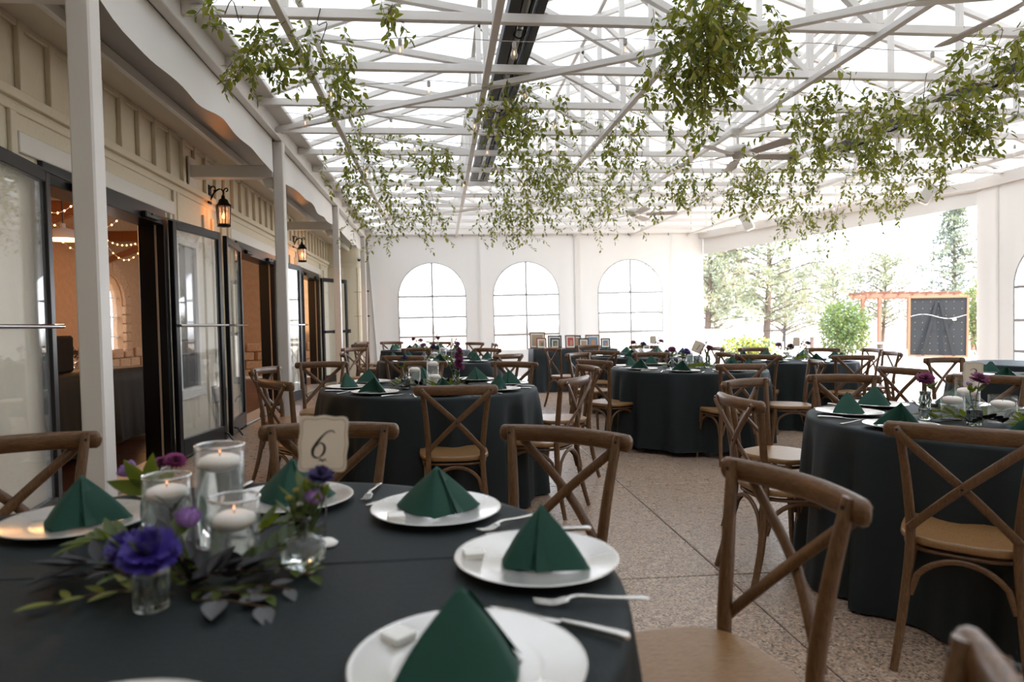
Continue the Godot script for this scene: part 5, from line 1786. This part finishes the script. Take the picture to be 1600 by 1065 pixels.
	var extra := [["dark leafy spray left of the short candle", Vector3(-0.42, y + 0.004, -1.24), Vector3(-0.47, y + 0.05, -1.24), Vector3(-0.53, y + 0.06, -1.25), "leaf_black", 0.06, 0.028], ["deep green spray behind the ribbed bottle", Vector3(-0.44, y + 0.004, -1.2), Vector3(-0.49, y + 0.05, -1.22), Vector3(-0.57, y + 0.035, -1.24), "leaf_deep", 0.06, 0.026], ["deep green spray below the hobnail vase", Vector3(-0.36, y + 0.004, -1.22), Vector3(-0.31, y + 0.04, -1.24), Vector3(-0.27, y + 0.05, -1.29), "leaf_deep", 0.055, 0.024], ["deep green spray right of the tall candle", Vector3(-0.40, y + 0.004, -1.36), Vector3(-0.34, y + 0.05, -1.37), Vector3(-0.28, y + 0.06, -1.36), "leaf_deep", 0.06, 0.024], ["black-purple spray in front of the short candle", Vector3(-0.43, y + 0.004, -1.18), Vector3(-0.38, y + 0.03, -1.18), Vector3(-0.31, y + 0.03, -1.18), "leaf_black", 0.06, 0.03], ["green spray left of the left candle", Vector3(-0.58, y + 0.004, -1.36), Vector3(-0.63, y + 0.04, -1.35), Vector3(-0.69, y + 0.03, -1.36), "leaf_green", 0.06, 0.022], ["dark spray at the left end of the centrepiece", Vector3(-0.52, y + 0.004, -1.22), Vector3(-0.60, y + 0.04, -1.23), Vector3(-0.67, y + 0.015, -1.24), "leaf_black", 0.065, 0.03]]
	for e in extra:
		sprig(e[0], [e[1], e[2], e[3]], e[5], e[6], e[4], 12, g, 0.9)
	var d := thing("black_tag_disc", "round black tag leaning on the short candle glass", "tag", Vector3(-0.372, y, -1.228), 0.15)
	part(d, "disc", extrude(disc(0.022), 0.004), mats.ink, Transform3D(Basis(Vector3.RIGHT, -0.18), Vector3(0, 0.026, 0)))

func disc(r: float) -> PackedVector2Array:
	var p := PackedVector2Array()
	for k in 28:
		p.append(Vector2(cos(TAU * k / 28.0), sin(TAU * k / 28.0)) * r)
	return p

func build_other_centrepieces() -> void:
	var y := TOP + 0.0015
	# [table, turn, digit, card leaning back, card colour variants of flowers]
	var list := [
		[1, 0.0, "", 0.5, "petal_magenta", "petal_deep", "second table"],
		[3, 0.2, "3", 0.0, "petal_magenta", "petal_violet", "large right table"],
		[2, 0.1, "1", 0.0, "petal_magenta", "petal_violet", "middle table"],
		[4, 0.5, "", 0.4, "petal_mauve", "petal_deep", "third left table"],
		[5, 1.0, "", 1.0, "petal_wine", "petal_mauve", "farthest left table"],
		[6, 0.3, "", 0.0, "petal_magenta", "petal_deep", "third window table"],
		[7, 0.8, "", 0.0, "petal_mauve", "petal_wine", "open side table"],
		[8, 0.4, "", 0.0, "petal_mauve", "petal_wine", "right rear table"],
	]
	for e in list:
		var t = tables[e[0]]
		var c := Vector3(t[0], y, t[1])
		var w: String = e[6]
		var g := "centrepiece of the " + w
		var near: bool = e[0] in [1, 3]
		var p := func(x: float, z: float) -> Vector3: return c + Vector3(x, 0, z)
		if e[0] == 1:
			glass_cylinder("tallest clear glass cylinder on the " + w, p.call(0.02, 0.0), 0.044, 0.20, 0.165, false, g)
			glass_cylinder("left clear glass cylinder on the " + w, p.call(-0.11, 0.03), 0.044, 0.155, 0.125, false, g)
			glass_cylinder("shorter clear glass cylinder in front on the " + w, p.call(0.035, 0.12), 0.046, 0.115, 0.08, false, g)
		elif e[0] == 3:
			glass_cylinder("tallest clear glass cylinder on the " + w, p.call(-0.02, -0.10), 0.052, 0.19, 0.125, false, g)
			glass_cylinder("left clear glass cylinder on the " + w, p.call(-0.13, -0.06), 0.05, 0.13, 0.09, false, g)
			glass_cylinder("front clear glass cylinder on the " + w, p.call(0.0, 0.08), 0.056, 0.125, 0.085, false, g)
		else:
			glass_cylinder("tall clear glass cylinder on the " + w, p.call(0.03, -0.04), 0.045, 0.18, 0.14, false, g)
			glass_cylinder("short clear glass cylinder on the " + w, p.call(-0.07, 0.04), 0.045, 0.12, 0.085, false, g)
		# bud vases with flowers
		var spots := [[-0.20, 0.10, "bottle"], [0.20, 0.03, "column"], [-0.10, 0.16, "bulb"]]
		if e[0] == 3:
			spots = [[-0.27, -0.06, "column"], [-0.185, 0.135, "bottle"], [0.16, 0.10, "bulb"]]
		if e[0] == 1:
			spots = [[-0.17, 0.17, "bottle"], [0.185, 0.13, "column"]]
		for i in spots.size():
			var s = spots[i]
			var side: String = ["left", "right", "front"][i] if e[0] != 3 else ["left", "front", "right"][i]
			bud_vase("small glass bud vase, %s of the candles on the %s" % [side, w], p.call(s[0], s[1]), s[2], 1.15, g, near or e[0] == 2)
			var f: Vector3 = p.call(s[0], s[1]) + Vector3(0, 0.06, 0)
			var tall: float = [0.135, 0.15, 0.115][i]
			var m: String = e[4] if i != 2 else e[5]
			if e[0] == 3 and i == 2:
				m = "petal_violet"
			if e[0] == 1 and i == 0:
				m = "petal_deep"
			var big := near
			var rad := 0.043 if i != 2 else 0.038
			if e[0] == 1:
				if i == 0:
					flower("dark purple bud on a thin stem over the left vase of the %s" % w, f, f + Vector3(-0.005, 0.16, 0), 0.022, "cup", m, Vector3(0.1, 0, 0.2), false, g)
					flower("lower dark purple bud over the left vase of the %s" % w, f, f + Vector3(-0.025, 0.11, 0.02), 0.018, "ball", m, Vector3(-0.2, 0, 0.3), false, g)
				else:
					for k in 7:
						flower("magenta floret of the tall spike, %s from the top, on the %s" % [["first", "second", "third", "fourth", "fifth", "sixth", "lowest"][k], w], f, f + Vector3(0.02 + 0.012 * sin(k * 2.3), 0.215 - k * 0.02, 0.012 * cos(k * 2.3)), 0.017 + 0.0015 * k, "cup", m, Vector3(0.5 * sin(k * 2.3), 0, 0.5), false, g, 1 if k > 4 else 0)
					for k in 4:
						flower("pale cream filler sprig %s of the magenta spike on the %s" % [["left", "far left", "above left", "right"][k], w], f, f + Vector3([-0.03, -0.07, -0.04, 0.05][k], [0.15, 0.17, 0.2, 0.19][k], 0), 0.012, "daisy", "petal_white", Vector3.ZERO, false, g, 1)
			else:
				flower("%s bloom over the %s bud vase on the %s" % [{"petal_magenta": "magenta", "petal_violet": "violet", "petal_deep": "dark purple", "petal_mauve": "mauve", "petal_wine": "wine red"}[m], side, w], f, f + Vector3([-0.01, 0.01, 0.015][i], tall, 0.015), rad, ["daisy", "daisy", "cup"][i], m, Vector3([-0.2, 0.2, 0.1][i], 0, 0.35), big, g, 4)
				flower("small pale bud beside the %s bud vase bloom on the %s" % [side, w], f, f + Vector3([0.035, -0.03, -0.035][i], tall * 0.8, 0.0), 0.014, "ball", "petal_lavender" if i == 1 else "petal_white", Vector3(0.2, 0, 0.2), false, g, 2)
		if e[0] in [2, 4, 5, 6, 7]:
			sprig("tall dark leafy spray in the centrepiece of the %s" % w, [p.call(0.1, 0) + Vector3(0, 0.05, 0), p.call(0.14, 0) + Vector3(0, 0.16, 0), p.call(0.2, 0) + Vector3(0, 0.26, 0)], 0.035, 0.02, "petal_wine", 14, g, 0.8)
		# ring of greenery
		var n := 9 if near else 7
		for k in n:
			var a: float = TAU * (k + 0.3) / n + e[1]
			var r0 := 0.10 if not near else 0.12
			var q0: Vector3 = c + Vector3(cos(a) * r0, 0.006, sin(a) * r0)
			var a1: float = a + 0.45
			var q1: Vector3 = c + Vector3(cos(a1) * (r0 + 0.08), 0.03, sin(a1) * (r0 + 0.07))
			var q2: Vector3 = c + Vector3(cos(a1 + 0.2) * (r0 + 0.15), 0.012, sin(a1 + 0.2) * (r0 + 0.12))
			sprig("%s sprig at %s of greenery ring, %s" % [["dark green", "olive", "black"][k % 3], ["right", "front right", "front", "front left", "left", "back left", "back", "back right", "back corner"][k * (1 if near else 1)], w], [q0, q1, q2], 0.065, 0.028, ["leaf_deep", "leaf_green", "leaf_black"][k % 3], 14, g, 1.1)
		# number cards
		if e[0] == 3:
			number_sign("tall pale card reading 3 on the large right table", p.call(0.06, -0.16), 0.20, 0.085, 0.13, -0.5, "3", "table number signs")
		elif e[0] == 2:
			number_sign("scalloped cream card reading 1, leaning, on the middle table", p.call(0.12, -0.03), 0.21, 0.11, 0.12, -0.35, "1", "table number signs", -0.15, -0.4)
		elif e[0] in [4, 6, 7]:
			number_sign("pale table card on a stand on the " + w, p.call(0.14, -0.1), 0.22, 0.10, 0.115, [0, 0, 0, 0, 1.3, 0, 0.1, 0.1][e[0]], "", "table number signs")

# ------------------------------------------------------------------ table of framed photographs
func build_photo_table() -> void:
	var c := Vector3(2.42, 0, -12.1)
	var t := thing("display_table", "rectangular table hidden under a cloth, holding framed photographs", "table", c)
	part(t, "tabletop", box(Vector3(1.5, 0.03, 0.72), 0.004, at(0, 0.735, 0)), mats.beam_wood)
	for sx in [-1.0, 1.0]:
		for sz in [-1.0, 1.0]:
			part(t, "leg", box(Vector3(0.04, 0.72, 0.04), 0.004, at(sx * 0.68, 0.36, sz * 0.3)), mats.black_frame)
	single("display_tablecloth", drape_box(1.52, 0.74, 0.752, 0.012), mats.cloth, "dark floor-length cloth on the table of framed photographs", "tablecloth", at(c.x, 0, c.z))
	var fr := [[-0.62, 0.30, 0.30, -0.1, "frame_wood", "photo_tan", "large light-wood", "at the left end, behind"], [-0.30, 0.26, 0.24, -0.12, "frame_black", "photo_blue", "black", "second from left, behind"], [0.06, 0.27, 0.24, -0.12, "frame_black", "photo_tan", "black", "in the middle, behind"], [0.42, 0.28, 0.25, -0.12, "frame_wood", "photo_blue", "light-wood", "at the right, behind"], [-0.58, 0.19, 0.20, 0.12, "frame_wood", "photo_skin", "small light-wood", "at the left end, in front"], [-0.33, 0.17, 0.19, 0.1, "frame_black", "photo_green", "small black", "left of centre, in front"], [-0.05, 0.20, 0.25, 0.14, "frame_wood", "photo_red", "orange-brown", "in the centre, in front"], [0.20, 0.19, 0.19, 0.12, "frame_black", "photo_tan", "small black", "right of centre, in front"], [0.62, 0.18, 0.19, 0.05, "frame_black", "photo_blue", "small black", "at the right end"]]
	for e in fr:
		var f := thing("photo_frame", "%s framed photograph standing %s on the dark table" % [e[6], e[7]], "picture frame", Vector3(c.x + e[0], 0.766, c.z + e[3]), rng.randf_range(-0.15, 0.15), "framed photographs")
		var w: float = e[1]
		var h: float = e[2]
		f.transform.basis = f.transform.basis * Basis(Vector3.RIGHT, -0.16)
		var b := 0.022
		part(f, "frame_side", box(Vector3(b, h, 0.02), 0.004, at(-w / 2 + b / 2, h / 2, 0)), mats[e[4]])
		part(f, "frame_side", box(Vector3(b, h, 0.02), 0.004, at(w / 2 - b / 2, h / 2, 0)), mats[e[4]])
		part(f, "frame_rail", box(Vector3(w - 2 * b, b, 0.02), 0.004, at(0, b / 2, 0)), mats[e[4]])
		part(f, "frame_rail", box(Vector3(w - 2 * b, b, 0.02), 0.004, at(0, h - b / 2, 0)), mats[e[4]])
		part(f, "mount", box(Vector3(w - 2 * b, h - 2 * b, 0.006), 0.0, at(0, h / 2, -0.002)), mats.photo_mat)
		part(f, "print", box(Vector3(w - 0.09, h - 0.09, 0.002), 0.0, at(0, h / 2, 0.003)), mats[e[5]])
		part(f, "print_patch", box(Vector3((w - 0.09) * 0.45, (h - 0.09) * 0.62, 0.001), 0.0, at(0.01, h / 2 - 0.02, 0.0045)), mats.photo_skin if e[5] != "photo_skin" else mats.photo_green)
		part(f, "easel_back", bar(Vector3(0, h * 0.75, -0.012), Vector3(0, 0.022, -0.09), 0.05, 0.005), mats.frame_black)

# ------------------------------------------------------------------ fittings
func build_fittings() -> void:
	# wall lanterns
	var ln := 0
	for z in [-7.42, -11.5]:
		var l := thing("wall_lantern", ["black carriage lantern on the cream wall beside the first doorway", "smaller-looking black lantern on the wall past the second post"][ln], "lantern", Vector3.ZERO, 0.0, "wall lanterns")
		ln += 1
		l.transform = lean * at(WALL_X + 0.02, 2.30, z)
		part(l, "back_plate", box(Vector3(0.02, 0.2, 0.09), 0.006, at(0.012, 0.34, 0)), mats.lantern_iron)
		var s := begin()
		add_sweep(s, curve_points([Vector3(0.02, 0.28, 0), Vector3(0.06, 0.36, 0), Vector3(0.12, 0.40, 0), Vector3(0.155, 0.37, 0), Vector3(0.15, 0.33, 0)], 12), 0.009, 0.009, 6)
		add_sweep(s, curve_points([Vector3(0.02, 0.40, 0), Vector3(0.05, 0.43, 0), Vector3(0.075, 0.40, 0), Vector3(0.055, 0.375, 0)], 10), 0.007, 0.007, 6)
		add_sweep(s, curve_points([Vector3(0.155, 0.38, 0), Vector3(0.185, 0.41, 0), Vector3(0.2, 0.385, 0), Vector3(0.18, 0.37, 0)], 10), 0.007, 0.007, 6)
		part(l, "scroll_arm", done(s), mats.lantern_iron)
		part(l, "roof_cap", lathe([Vector2(0, 0.335), Vector2(0.018, 0.33), Vector2(0.02, 0.30), Vector2(0.045, 0.285), Vector2(0.058, 0.25), Vector2(0.082, 0.225), Vector2(0.082, 0.217), Vector2(0, 0.217)], 6), mats.lantern_iron, at(0.15, 0, 0))
		part(l, "base", lathe([Vector2(0, 0.0), Vector2(0.068, 0.0), Vector2(0.072, 0.012), Vector2(0.066, 0.028), Vector2(0, 0.028)], 6), mats.lantern_iron, at(0.15, 0, 0))
		for k in 6:
			var a := TAU * k / 6.0
			part(l, "glazing_bar", bar(Vector3(0.15 + 0.062 * cos(a), 0.026, 0.062 * sin(a)), Vector3(0.15 + 0.074 * cos(a), 0.22, 0.074 * sin(a)), 0.009, 0.009), mats.lantern_iron)
		part(l, "pane", lathe([Vector2(0.058, 0.028), Vector2(0.070, 0.217)], 6), mats.lantern_glass, at(0.15, 0, 0))
		part(l, "candle_sleeve", lathe([Vector2(0.012, 0.028), Vector2(0.012, 0.085), Vector2(0, 0.085)], 10), mats.card, at(0.15, 0, 0))
		part(l, "bulb", lathe([Vector2(0, 0.085), Vector2(0.012, 0.092), Vector2(0.017, 0.112), Vector2(0.008, 0.14), Vector2(0, 0.155)], 12), mats.warm_bulb, at(0.15, 0, 0))
		var lt := OmniLight3D.new()
		lt.name = "lantern_light"
		lt.light_color = Color(1.0, 0.62, 0.32)
		lt.light_energy = 0.022
		lt.light_size = 0.02
		lt.omni_range = 30.0
		lt.omni_attenuation = 2.0
		lt.shadow_enabled = true
		lt.position = Vector3(0.15, 0.115, 0)
		l.add_child(lt)
	# ceiling fans on the ridge line
	var fi := 0
	for e in [[-6.43, 0.02], [-10.04, 0.95], [-3.12, 1.66]]:
		var f := thing("ceiling_fan", ["white five-blade ceiling fan hanging right of centre", "farther white ceiling fan before the third arched window", "nearest white ceiling fan, one blade reaching in at top right"][fi], "fan", Vector3.ZERO, 0.0, "ceiling fans")
		fi += 1
		f.transform = lean * at(RIDGE + (0.1 if fi == 3 else 0.0), 2.86, e[0], e[1])
		part(f, "canopy", lathe([Vector2(0, 0.27), Vector2(0.06, 0.265), Vector2(0.075, 0.225), Vector2(0.05, 0.19), Vector2(0.014, 0.18), Vector2(0, 0.18)], 24), mats.fan_white)
		part(f, "downrod", lathe([Vector2(0.014, 0.06), Vector2(0.014, 0.19)], 10), mats.fan_white)
		part(f, "motor_housing", lathe([Vector2(0, 0.075), Vector2(0.03, 0.074), Vector2(0.10, 0.06), Vector2(0.128, 0.045), Vector2(0.13, 0.0), Vector2(0.115, -0.02), Vector2(0.06, -0.03), Vector2(0.045, -0.06), Vector2(0, -0.066)], 32), mats.fan_white)
		var arm := bar(Vector3(0.09, -0.025, 0), Vector3(0.22, -0.03, 0), 0.045, 0.008, 0.002)
		var poly := PackedVector2Array([Vector2(0.19, -0.052), Vector2(0.60, -0.068), Vector2(0.645, -0.055), Vector2(0.655, 0), Vector2(0.645, 0.055), Vector2(0.60, 0.068), Vector2(0.19, 0.052)])
		var blade := extrude(poly, 0.008)
		for k in 5:
			var b := Basis(Vector3.UP, TAU * k / 5.0)
			part(f, "blade_iron", arm, mats.fan_white, Transform3D(b, Vector3.ZERO))
			part(f, "blade", blade, mats.fan_blade, Transform3D(b * Basis(Vector3.RIGHT, PI / 2 - 0.22), Vector3(0, -0.035, 0)))
	# tube heaters
	var hi := 0
	for e in [[0.50, 0.74, -1.0, -9.95, 3.30], [4.86, 5.06, -3.0, -8.2, 3.27]]:
		var h := thing("tube_heater", ["long dark tube heater above the chords left of centre", "long dark tube heater under the roof at right"][hi], "heater", Vector3.ZERO, 0.0, "tube heaters")
		hi += 1
		h.transform = lean
		var x0: float = e[0]
		var x1: float = e[1]
		var m := (x0 + x1) / 2
		var y: float = e[4]
		part(h, "reflector", bar(Vector3(x0 + 0.035, y, e[2]), Vector3(x0 + 0.035, y, e[3]), 0.075, 0.09, 0.004), mats.heater_dark)
		part(h, "reflector", bar(Vector3(x1 - 0.03, y, e[2]), Vector3(x1 - 0.03, y, e[3]), 0.06, 0.09, 0.004), mats.heater_dark)
		part(h, "reflector_rib", bar(Vector3(x1 - 0.085, y + 0.01, e[2]), Vector3(x1 - 0.085, y + 0.01, e[3]), 0.02, 0.06, 0.003), mats.heater_dark)
		var st := begin()
		add_sweep(st, PackedVector3Array([Vector3(m - 0.01, y, e[2]), Vector3(m - 0.01, y, e[3] - 0.1)]), 0.036, 0.036, 12)
		part(h, "radiant_tube", done(st), mats.heater_tube)
		var cb := 0
		var z: float = e[2] - 0.4
		while z > e[3]:
			var ring := PackedVector3Array()
			for k in 13:
				ring.append(Vector3(m - 0.01 + 0.05 * cos(PI + PI * k / 12.0), y - 0.01 + 0.06 * sin(PI + PI * k / 12.0), z))
			part(h, "hanger", sweep(ring, 0.006, 0.006, 5), mats.dark_cable)
			part(h, "joint_collar", lathe([Vector2(0.041, -0.03), Vector2(0.041, 0.03)], 12), mats.chrome, Transform3D(Basis(Vector3.RIGHT, PI / 2), Vector3(m - 0.01, y, z + 0.08)))
			z -= 0.84
	# loudspeakers under the right-hand beam
	var si := 0
	for e in [[Vector3(5.25, 2.83, -10.93), 0.4], [Vector3(6.62, 2.84, -8.46), -0.55]]:
		var s := thing("loudspeaker", ["white loudspeaker tilted below the beam above the large pine", "white loudspeaker tilted below the beam near the right curtain"][si], "speaker", Vector3.ZERO, 0.0, "white loudspeakers")
		si += 1
		s.transform = lean * Transform3D(Basis(Vector3.UP, -0.6) * Basis(Vector3.BACK, e[1]), e[0])
		part(s, "cabinet", box(Vector3(0.16, 0.27, 0.17), 0.025), mats.fan_white)
		part(s, "grille", box(Vector3(0.14, 0.25, 0.012), 0.005, at(0, 0, 0.088)), mats.trim_white)
		part(s, "yoke", bar(Vector3(0, 0.12, -0.03), Vector3(0, 0.345, -0.05), 0.03, 0.02, 0.003), mats.fan_white)
		for k in 6:
			part(s, "grille_rib", box(Vector3(0.006, 0.24, 0.006), 0.0, at(-0.06 + k * 0.024, 0, 0.096)), mats.fan_white)
	# string lights across the tent
	var bulb := lathe([Vector2(0, -0.075), Vector2(0.018, -0.066), Vector2(0.024, -0.045), Vector2(0.014, -0.012), Vector2(0.012, 0.0)], 12)
	var sock := lathe([Vector2(0.013, -0.006), Vector2(0.014, 0.03), Vector2(0.006, 0.036), Vector2(0, 0.036)], 10)
	var fil := lathe([Vector2(0, -0.05), Vector2(0.006, -0.04), Vector2(0.004, -0.02), Vector2(0, -0.015)], 6)
	var zi := 0
	for z in [-4.42, -5.26, -6.1, -6.94, -7.78, -8.6, -9.6, -10.6]:
		var s := thing("string_lights", "strand of clear bulbs strung across the tent, %s from the front" % ["first", "second", "third", "fourth", "fifth", "sixth", "seventh", "eighth"][zi], "string lights", Vector3.ZERO, 0.0, "string lights")
		s.transform = lean
		var pts := PackedVector3Array()
		for k in 61:
			var x := lerpf(-1.3, 7.2, k / 60.0)
			pts.append(Vector3(x, 3.09 - 0.035 * absf(sin((x + 1.3) * PI / 1.3)), z + 0.05 * sin(x * 0.8 + zi)))
		part(s, "wire", sweep(pts, 0.003, 0.003, 4), mats.cable)
		for k in 11:
			var x: float = -0.95 + k * 0.74 + 0.2 * sin(zi * 2.1)
			var q := Vector3(x, 3.085 - 0.035 * absf(sin((x + 1.3) * PI / 1.3)), z + 0.05 * sin(x * 0.8 + zi))
			part(s, "socket", sock, mats.cable, at(q.x, q.y - 0.034, q.z))
			var b := part(s, "bulb", bulb, mats.lantern_glass, at(q.x, q.y - 0.038, q.z))
			part(b, "filament", fil, mats.string_bulb)
		zi += 1
	# camera on the building's return wall
	var cm := thing("security_camera", "small white dome camera at the building's far corner", "camera", Vector3.ZERO)
	cm.transform = lean
	part(cm, "mount", box(Vector3(0.08, 0.05, 0.1), 0.01, at(-1.72, 2.70, -15.04)), mats.trim_white)
	part(cm, "dome", lathe([Vector2(0, -0.05), Vector2(0.03, -0.04), Vector2(0.045, 0.0), Vector2(0, 0.0)], 16), mats.ink, at(-1.72, 2.675, -15.0))

# ------------------------------------------------------------------ hanging smilax
func build_vines() -> void:
	# [x, y, z, half width, half height, leaves, words]
	var list := [
		[-1.06, 2.98, -4.60, 0.32, 0.21, 220, "in a loose mass by the eave beam at left"],
		[-0.71, 3.05, -5.20, 0.24, 0.29, 120, "trailing right of the mass by the eave beam"],
		[-1.17, 3.05, -4.00, 0.16, 0.09, 30, "thin, at the top left corner above the beam"],
		[-0.29, 3.13, -4.20, 0.10, 0.13, 36, "small, at the top between eave and heater"],
		[-0.71, 3.09, -4.40, 0.24, 0.16, 40, "sparse, above the mass by the eave beam"],
		[-0.75, 2.94, -7.00, 0.33, 0.39, 210, "along the left tie above the wall lanterns"],
		[-0.63, 2.62, -9.20, 0.43, 0.50, 210, "low, before the first arched window"],
		[-0.06, 3.02, -7.60, 0.30, 0.22, 190, "a compact bunch left of the tube heater"],
		[-0.09, 2.68, -9.00, 0.21, 0.38, 110, "low strand left of the heater end"],
		[0.72, 2.92, -5.60, 0.29, 0.32, 330, "dense, below the tube heater"],
		[1.06, 2.83, -7.20, 0.43, 0.38, 260, "middle mass right of the heater end"],
		[1.13, 2.61, -8.60, 0.43, 0.48, 300, "lowest mass, before the second arched window"],
		[1.75, 3.01, -6.60, 0.22, 0.38, 180, "between the heater and the ceiling fan"],
		[2.20, 2.80, -9.00, 0.31, 0.48, 230, "round bunch left of the far ceiling fan"],
		[1.70, 2.93, -3.90, 0.33, 0.19, 430, "densest, at the top right of centre"],
		[1.67, 2.75, -4.20, 0.23, 0.31, 390, "hanging below the densest mass"],
		[2.25, 2.99, -4.40, 0.22, 0.15, 60, "sparse sprays right of the densest mass"],
		[2.10, 2.83, -5.50, 0.14, 0.27, 80, "thin strand left of the ceiling fan"],
		[3.08, 2.70, -7.60, 0.53, 0.30, 250, "behind and below the ceiling fan at left"],
		[3.57, 2.75, -7.30, 0.42, 0.36, 220, "directly below the ceiling fan"],
		[4.46, 2.61, -8.20, 0.33, 0.41, 200, "low, above the large pine"],
		[3.30, 2.86, -5.40, 0.33, 0.30, 270, "right of the ceiling fan"],
		[3.82, 2.73, -5.80, 0.35, 0.25, 190, "along the right heater, middle"],
		[5.70, 2.69, -8.00, 0.45, 0.34, 230, "over the open tent side"],
		[3.86, 2.61, -4.60, 0.34, 0.33, 340, "large mass at right above the curtain"],
		[3.58, 2.76, -3.90, 0.15, 0.25, 170, "at the right edge of the frame"],
		[4.96, 2.41, -8.00, 0.23, 0.36, 60, "thin strand hanging into the bright opening"],
		[4.78, 2.80, -6.60, 0.27, 0.27, 110, "between the right heater and the opening"],
		[2.36, 2.97, -8.00, 0.31, 0.31, 60, "sparse, before the far ceiling fan"],
		[3.96, 2.73, -5.20, 0.24, 0.24, 150, "filling between the right heater and the large mass"],
		[3.35, 2.84, -5.00, 0.18, 0.18, 60, "sparse sprays right of the fan, above the heater"],
		[3.82, 2.70, -6.60, 0.27, 0.27, 110, "between the ceiling fan and the right heater"],
		[1.44, 2.78, -8.00, 0.27, 0.35, 120, "right part of the mass by the heater end"],
		[4.79, 2.68, -6.20, 0.25, 0.25, 110, "below the right heater towards the curtain"],
		[-0.93, 2.82, -8.20, 0.27, 0.34, 110, "over the third post"],
	]
	var vr := RandomNumberGenerator.new()
	vr.seed = 99
	for e in list:
		var c := Vector3(e[0], e[1], e[2])
		var v := thing("hanging_vine", "green smilax vine " + e[6], "vine", Vector3.ZERO, 0.0, "vines hung from the trusses")
		v.transform = lean * Transform3D(Basis.IDENTITY, c)
		var stems := begin()
		var leaves := [begin(), begin(), begin()]
		var left: int = int(e[5] * 2.1)
		# a leader winds up to the nearest truss
		var tz: float = -4.284 - 0.838 * round((-4.284 - c.z) / 0.838)
		var topc := Vector3(0.03, CHORD_Y + 0.05, tz + 0.026) - Vector3(0, c.y, c.z)
		add_sweep(stems, curve_points([Vector3(0, -0.5 * e[4], 0), Vector3(0.05, 0.3 * e[4], 0.02), topc - Vector3(0.02, 0.1, 0), topc], 10), 0.003, 0.003, 4)
		var strands := maxi(3, left / 18)
		for s in strands:
			var p := Vector3(clampf(vr.randfn() * 0.55, -1.2, 1.2) * e[3], e[4] * vr.randf_range(-0.1, 1.0), vr.randfn() * 0.16)
			var dir := Vector3(vr.randfn() * 0.7, vr.randf_range(-1.0, 0.25), vr.randfn() * 0.5).normalized()
			var pts := PackedVector3Array([p])
			var n := maxi(4, left / strands)
			var step := clampf(e[4] * 1.3 / n, 0.018, 0.04)
			for k in n:
				dir = (dir + Vector3(vr.randfn() * 0.35, -0.16 + vr.randfn() * 0.25, vr.randfn() * 0.3)).normalized()
				p += dir * step
				if p.y < -e[4] * 1.25:
					break
				pts.append(p)
				var side := dir.cross(Vector3(vr.randfn(), vr.randfn(), vr.randfn())).normalized()
				var ld := (dir * 0.5 + side + Vector3(0, -0.35, 0)).normalized()
				var ln := vr.randf_range(0.036, 0.07)
				var q: SurfaceTool = leaves[[0, 0, 0, 1, 1, 2, 2, 2][vr.randi() % 8]]
				add_leaf(q, p + ld * 0.008, ld, ln, ln * vr.randf_range(0.42, 0.6), Vector3(vr.randfn() * 0.6, 1.0, vr.randfn() * 0.6))
			add_sweep(stems, pts, 0.0018, 0.0018, 3, Vector3.RIGHT, 2.0, false)
		part(v, "stems", done(stems), mats.twig).set_meta("kind", "stuff")
		for i in 3:
			var o := part(v, "leaves", done(leaves[i]), mats[["leaf_olive", "leaf_green", "leaf_lime"][i]])
			o.set_meta("kind", "stuff")
